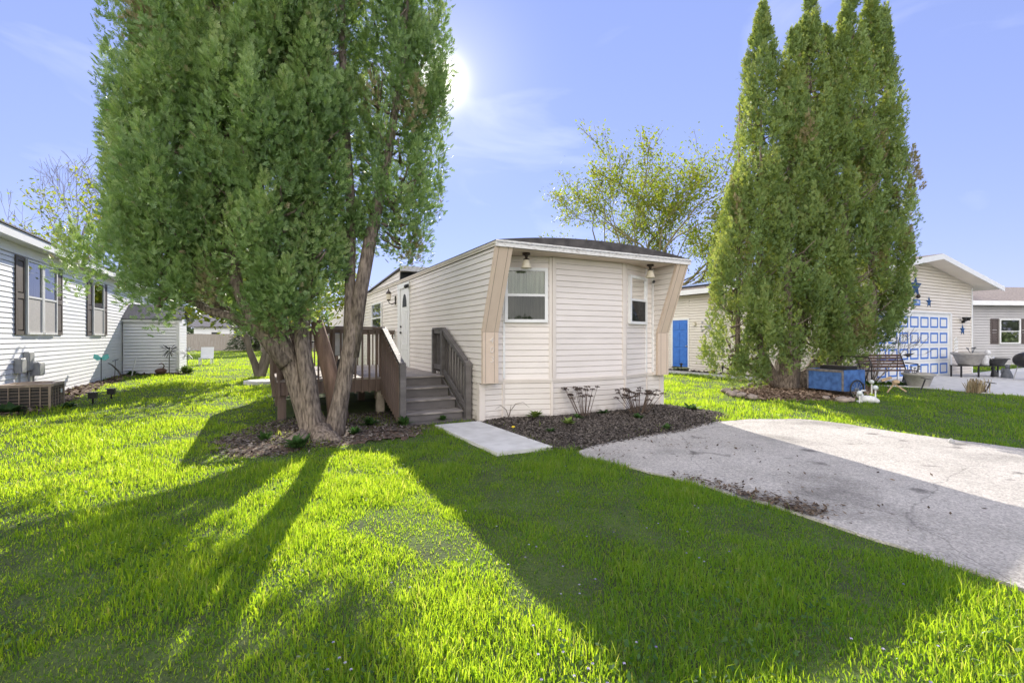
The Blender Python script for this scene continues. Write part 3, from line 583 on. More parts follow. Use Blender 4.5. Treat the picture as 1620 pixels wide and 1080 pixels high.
def window(parent, a, b, s0, s1, z0, z1, fr='white', upper='glass', lower='screen', drape='curtain', proud=.06, fw=.055, nfold=9, q0=.0):  # default drape is the added sage cloth standing in for reflected trees
    """double hung window on the wall line a-b: frame > sash_bar, panes, curtain"""
    P = lambda s, q, z: on(a, b, s, q0+q, z); mb = MB()
    def bx(sa, sb, qa, qb, za, zb, B=None): (B or mb).prism([(sa, qa), (sb, qa), (sb, qb), (sa, qb)], lambda p: P(p[0], p[1], za), lambda p: P(p[0], p[1], zb))
    bx(s0, s0+fw, .0, proud, z0, z1); bx(s1-fw, s1, .0, proud, z0, z1); bx(s0+fw, s1-fw, .0, proud, z1-fw, z1); bx(s0+fw, s1-fw, .0, proud+.008, z0, z0+fw)
    wnd = mb.build('window', fr, parent); zm = (z0+z1)/2
    mb = MB(); bx(s0+fw, s1-fw, .03, proud-.006, zm-.022, zm+.022); mb.build('sash_bar', fr, wnd)
    for za, zb, m_, q in ((zm, z1-fw, upper, .033), (z0+fw, zm, lower, .036)):
        mb = MB(); mb.face(P(s0+fw, q, za), P(s1-fw, q, za), P(s1-fw, q, zb), P(s0+fw, q, zb)); mb.build('pane', m_, wnd)
    if drape:
        mb = MB(); n_ = nfold*6; W_ = s1-s0-2*fw
        for k in range(n_):
            ka, kb = k/n_, (k+1)/n_; qa, qb = (.021+.006*math.sin(t*nfold*6.283+1.5*math.sin(t*9)) for t in (ka, kb))
            mb.face(P(s0+fw+ka*W_, qa, z0+fw), P(s0+fw+kb*W_, qb, z0+fw), P(s0+fw+kb*W_, qb, z1-fw), P(s0+fw+ka*W_, qa, z1-fw))
        mb.build('curtain', drape, wnd, smooth=True)  # the sage one is added, standing in for reflected trees
    return wnd
window(home, PB, PC, .02, .80, 1.76, 2.735, q0=.012); window(home, PD, PE, .10, .80, 1.76, 2.735, drape='curtaingrey', nfold=5, q0=.012)  # left curtain is added, its green standing in for reflected trees
SWA, SWB = (0, 30), (0, 0)      # the side wall seen from the deck, running towards the front
window(home, SWA, SWB, 30-9.05, 30-7.55, 1.62, 2.62, drape='curtaingrey', upper='glass', lower='screen', q0=.014)
for side, uu in ((0, .68), (1, 3.53)):
    t = MB().lathe([(0, .03), (.065, .03), (.075, .0), (.03, -.02), (.022, -.07), (.05, -.075), (.05, -.09), (0, -.09)], (uu, -.42, 2.922), 16).build('ceiling_light', 'bronze' if 'bronze' in M else M.setdefault('bronze', mat('dark_bronze', (.06, .045, .035), scale=20, rough=.4, metal=.5)), home, True)
    MB().lathe([(.035, -.08), (.055, -.11), (.072, -.16), (.088, -.225), (.098, -.235), (.09, -.232), (.06, -.16), (.03, -.1)], (uu, -.42, 2.922), 20).build('glass_shade', 'frosted', t, True)
MB().tube([(3.95, -.08, 2.66), (3.90, -.14, 2.66)], .03, 8).build('camera_sensor', 'black', home)
# side door
mb = MB(); mb.box(-.035, .02, 4.42, 4.55, .72, 2.80); mb.box(-.035, .02, 5.36, 5.62, .72, 2.80); mb.box(-.045, .02, 4.42, 5.62, 2.801, 2.93); dr = mb.build('door_frame', 'white', home)
mb = MB(); mb.box(-.012, .03, 4.551, 5.359, .74, 2.80); door = mb.build('door', 'white', home)
mb = MB(); arc = [(4.955+.20*math.cos(a), 2.30+.34*math.sin(a)) for a in np.linspace(0, math.pi, 15)]
mb.prism(arc, lambda p: (-.020, p[0], p[1]), lambda p: (-.011, p[0], p[1])); mb.build('arched_pane', 'darkroom', door)
mb = MB()
for za, zb in ((.86, 1.18), (1.28, 2.20)):
    for wa, wb in ((4.64, 4.90), (5.0, 5.27)):
        mb.box(-.019, -.012, wa, wb, za, za+.02); mb.box(-.019, -.012, wa, wb, zb-.02, zb); mb.box(-.019, -.012, wa, wa+.02, za+.021, zb-.021); mb.box(-.019, -.012, wb-.02, wb, za+.021, zb-.021)
mb.build('door_panel', 'white', door)
MB().tube([(-.01, 5.28, 1.62), (-.06, 5.28, 1.62)], [.03, .028], 10).tube([(-.06, 5.28, 1.62), (-.065, 5.17, 1.62)], .012, 8).build('door_handle', 'black', door)
MB().tube([(-.01, 5.28, 1.78), (-.05, 5.28, 1.78)], .03, 10).build('deadbolt', 'black', door)
mb = MB(); mb.box(-.07, -.02, 4.44, 4.52, 2.80, 2.86); mb.blob((-.10, 4.44, 2.80), .045, .05, .05, 1, .1); mb.blob((-.10, 4.54, 2.80), .045, .05, .05, 2, .1); mb.build('security_light', 'black', home)
# wall lantern
lan = MB().box(-.03, -.014, 5.86, 5.96, 2.42, 2.66).tube([(-.03, 5.91, 2.47), (-.12, 5.91, 2.42), (-.20, 5.91, 2.46), (-.21, 5.91, 2.52)], .012, 8).lathe([(.03, 0), (.055, .01), (.05, .03), (.07, .19), (.085, .20), (.045, .26), (.02, .27), (.012, .33), (0, .335)], (-.21, 5.91, 2.52), 8).build('wall_lantern', 'bronze', home)
MB().lathe([(.056, .035), (.074, .185)], (-.21, 5.91, 2.52), 8).build('lantern_glass', 'frosted', lan)

# ================================================================== DECK with its stairs
DZ = .725; U0, U1, W0, W1 = -3.14, -.03, 1.85, 6.0
deck = thing('wooden_deck', 'brown painted wooden deck with railings and four grey steps beside the cream mobile home', 'deck', -1.6, 3.9)
mb = MB(); k = W0
while k < W1-.01: mb.box(U0, U1, k, min(k+.135, W1), DZ-.035, DZ+.002*math.sin(k*40)); k += .14
mb.box(-1.2, U1, 1.62, 1.845, DZ-.035, DZ); mb.build('deck_floor', 'deckfloor', deck)
mb = MB(); mb.box(U0-.01, -1.22, W0-.045, W0-.002, .46, DZ-.037); mb.box(U0-.012, U0-.001, W0, W1, .46, DZ-.037); mb.box(U0, U1, W1+.001, W1+.04, .46, DZ-.037); mb.box(-1.2, -.06, 1.66, 1.70, .46, DZ-.037); mb.build('rim_board', 'deck', deck)
for u, w in ((-1.3, 1.95), (-2.2, 1.95), (-3.05, 1.95), (-3.05, 4.0), (-3.05, 5.9), (-1.3, 4.0)):
    MB().box(u-.07, u+.07, w-.07, w+.07, -.05, DZ-.04).build('deck_pier', 'block' if (u, w) == (-1.3, 1.95) else 'deck', deck)
MB().box(-1.38, -1.24, 2.06, 2.10, .28, .6).build('hanging_plank', 'deck', deck)
RT = 1.68
bal = MB().box(-.016, .016, -.016, .016, 0, 1.2).build('baluster', 'deck'); bme = bal.data; bpy.data.objects.remove(bal)
balg = bme.copy(); balg.materials[0] = M['deckgrey']
def baluster(par, u, w, z0, z1, me=bme, off=OFF[deck.name]):
    o = bpy.data.objects.new('baluster', me); COL.objects.link(o); o.parent = par; o.location = Vector((u, w, z0))-off; o.scale = (1, 1, (z1-z0)/1.2)
    return o
def rail(pts, z0s, z1s, step, m, lowboard=False, me=bme, drop=.05):
    """one straight railing from (u,w) to (u,w): top rail, bottom fixing and balusters as sub-parts"""
    (ua, wa), (ub, wb) = pts; L = math.hypot(ub-ua, wb-wa); mb = MB()
    mb.bar((ua, wa, z1s[0]), (ub, wb, z1s[1]), .09, .035); mb.bar((ua, wa, z1s[0]-.065), (ub, wb, z1s[1]-.065), .036, .085)
    r_ = mb.build('railing', m, deck)
    if lowboard: MB().bar((ua, wa, z0s[0]+.10), (ub, wb, z0s[1]+.10), .036, .10).build('bottom_rail', m, r_)
    n_ = max(2, int(round(L/step)))
    du, dw = (wb-wa)/L, -(ub-ua)/L
    for k in range(n_+1):
        t = (k+.3)/(n_+.6); u, w = ua+(ub-ua)*t, wa+(wb-wa)*t; baluster(r_, u+du*.045, w+dw*.045, z0s[0]+(z0s[1]-z0s[0])*t, z1s[0]+(z1s[1]-z1s[0])*t-drop, me)
    return r_
rail(((U0, W0-.02), (-1.24, W0-.02)), (.44, .44), (RT, RT), .135, 'deck')
rail(((U0, W1), (U0, W0)), (.44, .44), (RT, RT), .135, 'deck')
rail(((U1, W1), (U0, W1)), (.5, .5), (RT, RT), .14, 'deck')
for u, w in ((U0+.05, W0+.05), (-2.2, W0+.05), (-1.28, W0+.06), (U0+.05, 3.9), (U0+.05, W1-.05), (-1.6, W1-.05)): MB().box(u-.045, u+.045, w-.045, w+.045, DZ, RT-.03).build('rail_post', 'deck', deck)
# stairs
NW = (1.62, 1.22, .84, .46); NZ = (.725, .545, .363, .182)
def newel(u, w, top, m):
    return MB().box(u-.05, u+.05, w-.05, w+.05, -.04, top-.10).prism([(-.056, 0), (.056, 0), (.056, .03), (-.056, .03)], lambda p: (u+p[0], w-.056, top-.10+p[1]), lambda p: (u+p[0], w+.056, top-.10+p[1])).box(u-.05, u+.05, w-.05, w+.05, top-.069, top-.03).lathe([(.066, 0), (.045, .025), (0, .034)], (u, w, top-.03), 4).build('newel_post', m, deck)
newel(-1.26, .40, 1.075, 'deckgrey'); newel(-.10, .34, 1.075, 'deckgrey')
mb = MB()
for k in range(4):
    MB().box(-1.19, -.15, NW[k]-.0, NW[k]+.035, NZ[k]-.18 if k < 3 else .0, NZ[k]-.036).build('riser', 'deckgrey', deck)
    if k: MB().box(-1.205, -.14, NW[k]-.03, NW[k-1]-.002, NZ[k]-.034, NZ[k]).build('tread', 'deckworn', deck, bevel=.006)
MB().box(-1.205, -.14, 1.585, 1.621, DZ-.033, DZ+.002).build('tread', 'deckworn', deck, bevel=.006)
MB().box(-1.3, -.05, .26, .50, -.03, .05).build('sill_plank', 'deckgrey', deck)
for u in (-1.24, -.11):
    MB().prism([(1.7, .70), (1.7, .3), (.5, -.03), (.43, -.03), (.43, .10)], lambda p: (u-.02, p[0], p[1]), lambda p: (u+.02, p[0], p[1])).build('stringer', 'deck' if u < -1 else 'deckgrey', deck)
rail(((-1.26, 1.80), (-1.26, .42)), (.40, .02), (RT, 1.04), .14, 'deckgrey')
rail(((-.10, .36), (-.10, 1.64)), (.10, .72), (1.04, 1.68), .17, 'deckgrey', True, balg)
rail(((-.10, 1.66), (-.10, 2.22)), (.78, .78), (1.68, 1.68), .115, 'deckgrey', True, balg)
MB().box(-.145, -.055, 1.61, 1.70, DZ, 1.66).build('rail_post', 'deckgrey', deck)
MB().box(-.14, -.06, 2.20, 2.27, DZ, 1.66).build('rail_post', 'deckgrey', deck)
# things on the deck
gl = thing('gas_grill', 'grey covered gas grill standing against the deck railing behind the cedar trunk', 'grill', -1.9, 2.5, DZ)
MB().box(-2.17, -1.63, 2.32, 2.72, DZ+.40, DZ+.86).prism([(-.27, 0), (.27, 0), (.20, .13), (-.20, .13)], lambda p: (-1.9+p[0], 2.34, DZ+.861+p[1]), lambda p: (-1.9+p[0], 2.70, DZ+.861+p[1])).build('hood', 'steel', gl, bevel=.02)
MB().box(-2.12, -2.08, 2.36, 2.40, DZ, DZ+.40).box(-1.72, -1.68, 2.36, 2.40, DZ, DZ+.40).box(-2.12, -2.08, 2.64, 2.68, DZ, DZ+.40).box(-1.72, -1.68, 2.64, 2.68, DZ, DZ+.40).build('stand', 'black', gl)
MB().lathe([(0, .0), (.13, .02), (.15, .15), (.12, .26), (.05, .30), (0, .30)], (-1.9, 2.52, DZ+.06), 14).build('gas_bottle', 'black', gl)
bx = thing('storage_chest', 'dark brown storage chest at the left end of the deck', 'chest', -2.85, 2.35, DZ)
MB().box(-3.05, -2.62, 2.1, 2.6, DZ, DZ+.56).build('body', 'deck', bx); MB().box(-3.07, -2.6, 2.08, 2.62, DZ+.561, DZ+.61).build('lid', 'deck', bx, bevel=.01)
tb = thing('patio_table', 'black slim patio table standing on the deck behind the railing', 'table', -2.35, 3.6, DZ)
MB().box(-2.75, -1.95, 3.3, 3.9, DZ+.66, DZ+.69).build('tabletop', 'black', tb)
for a_, b_ in ((-2.7, 3.35), (-2.0, 3.35), (-2.7, 3.85), (-2.0, 3.85)): MB().box(a_-.02, a_+.02, b_-.02, b_+.02, DZ, DZ+.66).build('leg', 'black', tb)
def flowerpot(name, label, c, r, h, m, cat='pot'):
    t = thing(name, label, cat, p=c); MB().lathe([(0, .01), (r*.7, 0), (r*.95, h*.85), (r*1.08, h*.86), (r*1.08, h), (r*.95, h), (r*.9, h*.9), (0, h*.88)], (0, 0, 0), 18).build('pot_body', m, t, True); return t
t = flowerpot('flower_pot', 'small brown flower pot on top of the deck railing by the side window', loc(-1.75, W0-.02, RT+.018), .075, .13, 'dirt'); MB().lathe([(0, .118), (.066, .118)], n=14).build('potting_soil', 'mulch', t)
# ================================================================== WHITE HOUSE ON THE LEFT
LU = -8.27
lh = thing('white_house', 'long white sided house with brown shutters along the left of the lawn', 'house', LU, 6)
mb = MB(); siding(mb, (LU, 0), (0, 1), (1, 0), .02, 3.36, -3, 25, e=.112, t=.018, gw=.016, gd=.02); mb.face((LU-.02, -3, 0), (LU-.02, 25, 0), (LU-.02, 25, 3.6), (LU-.02, -3, 3.6)); mb.build('side_wall', 'whitevinyl', lh)
mb = MB(); siding(mb, (LU-8, 25), (1, 0), (0, 1), .02, 3.6, 0, 8, e=.112); siding(mb, (LU-8, -3), (1, 0), (0, -1), .02, 3.6, 0, 8, e=.112)
for w in (-3, 25): mb.face((LU-8, w, 3.6), (LU, w, 3.6), (LU-4, w, 4.9))
mb.build('end_wall', 'whitevinyl', lh)
MB().box(LU+.002, LU+.03, -3, 25, 3.362, 3.58).build('frieze_board', 'whitevinyl', lh)
MB().box(LU+.0, LU+.30, -3.2, 25.2, 3.585, 3.60).build('soffit', 'white', lh)
MB().box(LU+.302, LU+.33, -3.2, 25.2, 3.575, 3.76).build('fascia', 'white', lh)
mb = MB(); mb.prism([(LU+.36, 3.77), (LU+.36, 3.80), (LU-4, 4.98), (LU-4, 4.94)], lambda p: (p[0], -3.3, p[1]), lambda p: (p[0], 25.3, p[1])); mb.prism([(LU-8.36, 3.77), (LU-8.36, 3.80), (LU-4.001, 4.98), (LU-4.001, 4.94)], lambda p: (p[0], -3.3, p[1]), lambda p: (p[0], 25.3, p[1])); mb.build('roof', 'shingle', lh)
def shutter(par, P, s0, s1, z0, z1, m='shutter', q=.03):
    """two-panel shutter; P maps (along, out, z)"""
    mb = MB()
    def bx(sa, sb, qa, qb, za, zb): mb.prism([(sa, qa), (sb, qa), (sb, qb), (sa, qb)], lambda p: P(p[0], p[1], za), lambda p: P(p[0], p[1], zb))
    fw = (s1-s0)*.17; zm = z0+(z1-z0)*.5; bx(s0, s0+fw, .012, q+.012, z0, z1); bx(s1-fw, s1, .012, q+.012, z0, z1)
    for za, zb in ((z0, z0+.09), (zm-.06, zm+.06), (z1-.09, z1)): bx(s0+fw, s1-fw, .012, q+.011, za, zb)
    bx(s0+fw, s1-fw, .010, q-.012, z0+.09, z1-.09)
    for za, zb in ((z0+.09, zm-.06), (zm+.06, z1-.09)): bx(s0+fw+.03, s1-fw-.03, .009, q+.004, za+.03, zb-.03)
    return mb.build('shutter', m, par)
LA, LB = (LU, 0), (LU, 1)
LP = lambda s, q, z: (LU+q, s, z)
def lwindow(w0, w1):
    a, b = (LU, -40), (LU, 40)      # on() draws to the right of a-b
    window(lh, a, b, w0+40, w1+40, 1.56, 3.32, drape='curtaingrey', upper='brightglass', lower='screengrey', proud=.06, fw=.05, nfold=7, q0=.016)
for w0, w1 in ((7.44, 8.33), (8.37, 9.26), (12.32, 13.48)): lwindow(w0, w1)
for s0, s1 in ((6.94, 7.41), (9.29, 9.74), (11.84, 12.29), (13.51, 13.98)): shutter(lh, LP, s0, s1, 1.55, 3.33)
shd = thing('garden_shed', 'small white sided shed with grey shingle roof at the far end of the white house', 'shed', -7.3, 17.2)
mb = MB(); siding(mb, (-8.23, 16.1), (1, 0), (0, -1), .05, 2.14, 0, 1.81, e=.125, t=.034, gw=.035, gd=.035); siding(mb, (-6.42, 16.1), (0, 1), (1, 0), .05, 2.3, 0, 2.2, e=.12); siding(mb, (-8.23, 18.3), (1, 0), (0, 1), .05, 2.14, 0, 1.81, e=.12)
mb.face((-6.42, 16.1, 2.14), (-6.42, 18.3, 2.14), (-6.42, 17.2, 2.75)); mb.box(-8.22, -6.45, 16.14, 18.28, .0, 2.1); mb.build('wall', 'whitevinyl', shd)
MB().box(-6.49, -6.39, 16.07, 16.12, .05, 2.13).build('corner_post', 'white', shd)
MB().box(-8.25, -6.30, 15.98, 16.02, 2.10, 2.20).build('fascia', 'white', shd)
MB().prism([(15.95, 2.19), (15.95, 2.23), (17.2, 2.86), (18.45, 2.23), (18.45, 2.19), (17.2, 2.82)], lambda p: (-8.24, p[0], p[1]), lambda p: (-6.28, p[0], p[1])).build('roof', 'shingle', shd)
# air conditioner
ac = thing('air_conditioner', 'tan caged air conditioner unit standing at the foot of the white house wall', 'air conditioner', -7.65, 5.95)
MB().box(-8.02, -7.28, 5.60, 6.30, -.05, .47).build('coil', 'acdark', ac)
mb = MB(); mb.box(-8.06, -7.24, 5.56, 6.34, .47, .53)
for k in range(6):
    u = -8.05+k*.16; mb.box(u-.008, u+.008, 5.570, 5.595, 0, .469); w = 5.57+k*.154; mb.box(-7.275, -7.25, w-.008, w+.008, 0, .469)
for k in range(7):
    z = .03+k*.068; mb.box(-8.05, -7.25, 5.574, 5.590, z-.004, z+.004); mb.box(-7.272, -7.256, 5.57, 6.33, z-.004, z+.004)
for u, w in ((-8.045, 5.578), (-7.262, 5.578), (-7.262, 6.325)): mb.box(u-.02, u+.02, w-.02, w+.02, -.03, .468)
mb.build('cage', 'acbrown', ac)
mb = MB()
for r_ in (.10, .17, .24, .31): mb.tube([(-7.65+r_*math.cos(a), 5.95+r_*math.sin(a), .545) for a in np.linspace(0, 6.283, 25)], .006, 5, caps=False)
for k in range(6): a = k*math.pi/3; mb.tube([(-7.65, 5.95, .55), (-7.65+.33*math.cos(a), 5.95+.33*math.sin(a), .54)], .007, 5)
mb.build('fan_guard', 'acbrown', ac)
MB().box(-7.248, -7.24, 6.12, 6.2, .30, .38).build('rating_plate', 'white', ac)
# electric boxes on that wall
def ubox(label, w, z0, z1, wd, dp, pipe):
    t = thing('utility_box', label, 'utility box', LU, w, z0); MB().box(LU+.02, LU+dp, w-wd/2, w+wd/2, z0, z1).build('cabinet', 'greybox', t, bevel=.012)
    MB().box(LU+dp, LU+dp+.012, w-wd/2+.02, w+wd/2-.02, z0+.03, z1-.04).build('cover', 'greybox', t); MB().tube([(LU+.07, w, z0), (LU+.07, w, pipe)], .02, 8).build('conduit', 'greybox', t)
    return t
ubox('small grey utility box, nearest the air conditioner, on the white house wall', 7.02, .68, 1.02, .26, .14, .0)
ubox('tall grey electric meter box, highest of the boxes on the white house wall', 7.5, .72, 1.16, .27, .12, .0)
ubox('deep grey utility box, rightmost and lowest on the white house wall', 7.75, .58, .90, .34, .22, .15)
# ================================================================== GARAGE HOUSE ON THE RIGHT
GU0, GU1, GW = 13.35, 22.43, 1.0
PKU, PKZ, EVZ = 17.9, 4.36, 3.42; slope = (4.46-3.55)/(23.5-18.16)
gh = thing('garage_house', 'pale sided house with a low gable, blue side door and blue framed garage door', 'house', 17.9, 4)
def rf(u): return 4.46-slope*abs(u-18.0)      # top of the roof
mb = MB(); gl0 = lambda z: max(GU0, 18-(rf(18)-.125-z)/slope); gl1 = lambda z: min(GU1, 18+(rf(18)-.125-z)/slope)
GS = dict(e=.115, t=.02, gw=.022, gd=.03)
siding(mb, (0, GW), (1, 0), (0, -1), 0, 2.415, GU0, 14.93, **GS); siding(mb, (0, GW), (1, 0), (0, -1), 0, 2.415, 20.62, GU1, **GS); siding(mb, (0, GW), (1, 0), (0, -1), 2.415, rf(18)-.14, gl0, gl1, **GS)
mb.build('gable_wall', 'garvinyl', gh)
mb = MB(); siding(mb, (GU0, 0), (0, 1), (-1, 0), 0, 3.35, GW, 7.45, e=.115, t=.02, gw=.022, gd=.03); siding(mb, (GU0, 0), (0, 1), (-1, 0), 0, 3.35, 8.42, 16, e=.115, t=.02, gw=.022, gd=.03); siding(mb, (GU0, 0), (0, 1), (-1, 0), 2.33, 3.35, 7.45, 8.42, e=.115, t=.02, gw=.022, gd=.03); mb.build('side_wall', 'garvinyl', gh)
mb = MB(); siding(mb, (GU1, 0), (0, 1), (1, 0), 0, 3.5, GW, 16, e=.115); siding(mb, (0, 16), (1, 0), (0, 1), 0, 3.5, GU0, GU1, e=.115); mb.build('side_wall', 'garvinyl', gh)
mb = MB(); mb.prism([(12.9, rf(12.9)-.09), (12.9, rf(12.9)), (18.0, rf(18.0)), (23.3, rf(23.3)), (23.3, rf(23.3)-.09), (18.0, rf(18.0)-.09)], lambda p: (p[0], .30, p[1]), lambda p: (p[0], 16.4, p[1])); mb.build('roof', 'shingle_tan', gh)
mb = MB(); mb.prism([(12.88, rf(12.88)-.20), (12.88, rf(12.88)-.01), (18.0, rf(18.0)-.01), (23.32, rf(23.32)-.01), (23.32, rf(23.32)-.20), (18.0, rf(18.0)-.20)], lambda p: (p[0], .262, p[1]), lambda p: (p[0], .295, p[1])); mb.box(12.86, 12.895, .3, 16.4, 3.32, 3.53); mb.build('fascia', 'white', gh)
mb = MB(); mb.prism([(12.9, rf(12.9)-.12), (18.0, rf(18.0)-.12), (23.3, rf(23.3)-.12), (23.3, rf(23.3)-.10), (18.0, rf(18.0)-.10), (12.9, rf(12.9)-.10)], lambda p: (p[0], .297, p[1]), lambda p: (p[0], 16.3, p[1])); mb.build('soffit', 'garvinyl', gh)
MB().box(GU1-.06, GU1+.03, GW-.035, GW-.0, 0, 3.5).build('corner_post', 'white', gh)
mb = MB(); mb.box(14.93, 15.05, GW-.03, GW+.05, 0, 2.42); mb.box(20.50, 20.62, GW-.03, GW+.05, 0, 2.42); mb.box(15.05, 20.50, GW-.03, GW+.05, 2.40, 2.46); mb.build('garage_frame', 'white', gh)
gd = MB().box(15.051, 20.499, GW+.03, GW+.07, .02, 2.398).build('garage_door', 'white', gh)
for r_ in range(4):
    for c in range(7):
        u0 = 15.17+c*.762; z0 = .10+r_*.583; u1, z1 = u0+.60, z0+.40
        MB().box(u0, u1, GW+.018, GW+.029, z0, z0+.06).box(u0, u1, GW+.018, GW+.029, z1-.06, z1).box(u0, u0+.06, GW+.018, GW+.029, z0+.061, z1-.061).box(u1-.06, u1, GW+.018, GW+.029, z0+.061, z1-.061).build('blue_panel', 'blue', gd)
for r_ in range(1, 4): MB().box(15.06, 20.49, GW+.024, GW+.0295, .02+r_*.583-.004, .02+r_*.583+.004).build('door_joint', 'greybox', gd)
M['white2'] = M['white']
mb = MB(); mb.box(GU0-.03, GU0+.02, 7.42, 7.5, .15, 2.33); mb.box(GU0-.03, GU0+.02, 8.38, 8.46, .15, 2.33); mb.box(GU0-.03, GU0+.02, 7.5, 8.38, 2.26, 2.33); mb.build('door_frame', 'white', gh)
bd = MB().box(GU0-.015, GU0+.03, 7.502, 8.378, .17, 2.258).build('door', 'blue', gh)
for za, zb in ((.3, .95), (1.05, 1.72), (1.82, 2.15)):
    for wa, wb in ((7.58, 7.90), (7.98, 8.30)): MB().box(GU0-.028, GU0-.0155, wa, wb, za, zb).build('raised_panel', 'blue', bd, bevel=.01)
MB().tube([(GU0-.02, 7.56, 1.1), (GU0-.07, 7.56, 1.1)], .03, 8).build('door_handle', 'steel', bd)
MB().box(GU0-.10, GU0-.02, 7.05, 7.17, 2.0, 2.15).build('porch_light', 'frosted', gh)
mb = MB(); sl = lambda u: rf(u)+.02
mb.prism([(13.3, sl(13.3)), (13.3, sl(13.3)+.04), (16.6, sl(16.6)+.04), (16.6, sl(16.6))], lambda p: (p[0], 3.6, p[1]), lambda p: (p[0], 9.6, p[1]))
t = thing('roof_panel', 'pale blue flat panel lying on the tan shingle roof of the garage house', 'roof panel', 14.9, 6.6, 3.9); mb.build('sheet', 'panelblue', t)
mb = MB(); mb.prism([(13.26, sl(13.26)), (13.26, sl(13.26)+.06), (13.30, sl(13.3)+.06), (13.30, sl(13.30))], lambda p: (p[0], 3.55, p[1]), lambda p: (p[0], 9.65, p[1])); mb.build('frame', 'black', t)
# tin stars and wall pieces on the gable
def star(label, u, z, r_, dep=.05):
    t = thing('tin_star', label, 'wall star', u, GW-.02, z, group='blue tin stars'); c = (u, GW-.02-dep, z); pts = []
    for k in range(10):
        a = math.pi/2+k*math.pi/5; q = r_ if k % 2 == 0 else r_*.42; pts.append((u+q*math.cos(a), GW-.021, z+q*math.sin(a)))
    mb = MB()
    for k in range(10): mb.face(c, pts[k], pts[(k+1) % 10])
    mb.face(*pts); mb.build('body', 'bluemetal', t)
star('largest blue tin star, at the top of the garage gable', 17.75, 3.33, .46); star('small blue tin star on the gable, right of the number plate', 18.75, 2.80, .23)
star('small blue tin star on the gable, left of the number plate, half behind the cedar', 16.75, 2.80, .23); star('small blue tin star beside the garage door under the twin floodlight', 21.55, 1.78, .24)
t = thing('number_plate', 'small blue house number plate over the garage door', 'plate', 17.8, GW-.03, 2.75); MB().box(17.56, 18.04, GW-.045, GW-.02, 2.66, 2.86).build('plate', 'blue', t, bevel=.01); text_mesh('1701', .16, 'house_number', 'white', t, 17.8, GW-.048, 2.76)
t = thing('wall_lamp', 'little round brown lamp above the number plate', 'lamp', 17.8, GW-.03, 2.95); MB().blob((17.8, GW-.08, 2.98), .08, .06, .08, 1, .05).build('shade', 'bronze', t, True); MB().tube([(17.8, GW-.0, 2.98), (17.8, GW-.06, 2.98)], .03, 8).build('bracket', 'bronze', t)
t = thing('twin_floodlight', 'black twin floodlight on the wall right of the garage door', 'floodlight', 21.5, GW-.03, 2.15)
mb = MB(); mb.tube([(21.5, GW-.02, 2.10), (21.5, GW-.1, 2.12)], .05, 8); mb.build('base', 'black', t)
for s in (-1, 1): MB().lathe([(0, 0), (.05, .0), (.09, .13), (.07, .135), (0, .09)], (21.5+s*.17, GW-.16, 2.16), 12).tube([(21.5, GW-.1, 2.12), (21.5+s*.17, GW-.16, 2.18)], .02, 6).build('lamp_head', 'black', t, True)
t = thing('wall_hanging', 'white lattice wall ornament beside the garage door frame', 'ornament', 20.95, GW-.03, 1.0)
mb = MB()
for k in range(4): mb.tube([(20.95+.14*math.cos(a), GW-.03, .98+.13*k+.09*math.sin(a)) for a in np.linspace(0, 6.283, 13)], .02, 5, caps=False)
mb.tube([(20.95, GW-.03, .85), (20.95, GW-.03, 1.5)], .02, 5); mb.build('wire', 'white', t)
t = thing('wire_flower', 'grey wire flower ornament on the wall by the blue door', 'ornament', GU0-.03, 6.35, 1.95)
mb = MB()
for k in range(12):
    a = k*math.pi/6; mb.tube([(GU0-.03, 6.35, 1.95), (GU0-.03, 6.35+.42*math.cos(a), 1.95+.36*math.sin(a))], .012, 5); mb.blob((GU0-.03, 6.35+.42*math.cos(a), 1.95+.36*math.sin(a)), .02, .05, .05, k, 0, 1)
mb.build('wire', 'steel', t)
# ================================================================== GREY HOUSE AT THE RIGHT EDGE
fh = thing('grey_house', 'grey sided house with brown shutters and shingle roof at the right edge of the view', 'house', p=(29, 25.5, 0), rot=R(6))
mb = MB(); siding(mb, (-5.4, 0), (1, 0), (0, -1), -.1, 3.25, 0, 16, e=.14, t=.022, gw=.03, gd=.03); siding(mb, (-5.4, 0), (0, 1), (-1, 0), -.1, 3.25, 0, 7, e=.12); mb.face((-5.4, 0, 3.2), (-5.4, 7, 3.2), (-5.4, 3.5, 4.4)); mb.build('wall', 'greyvinyl', fh)
MB().prism([(-.5, 3.30), (-.5, 3.36), (3.5, 4.55), (7.5, 3.36), (7.5, 3.30), (3.5, 4.49)], lambda p: (-5.8, p[0], p[1]), lambda p: (11, p[0], p[1])).build('roof', 'shingle_tan', fh)
MB().box(-5.8, 11, -.535, -.502, 3.14, 3.37).build('fascia', 'white', fh)
def fwin(x0, x1):
    window(fh, (-20, 0), (20, 0), x0+20, x1+20, 1.14, 2.46, drape='curtaingrey', upper='brightglass', lower='brightglass', proud=.062, fw=.07, nfold=6, q0=.016)
    FP = lambda s, q, z: (s, -q, z)
    shutter(fh, FP, x0-.5, x0-.03, 1.13, 2.47); shutter(fh, FP, x1+.03, x1+.5, 1.13, 2.47)
fwin(-3.35, -2.1); fwin(3.0, 4.25)
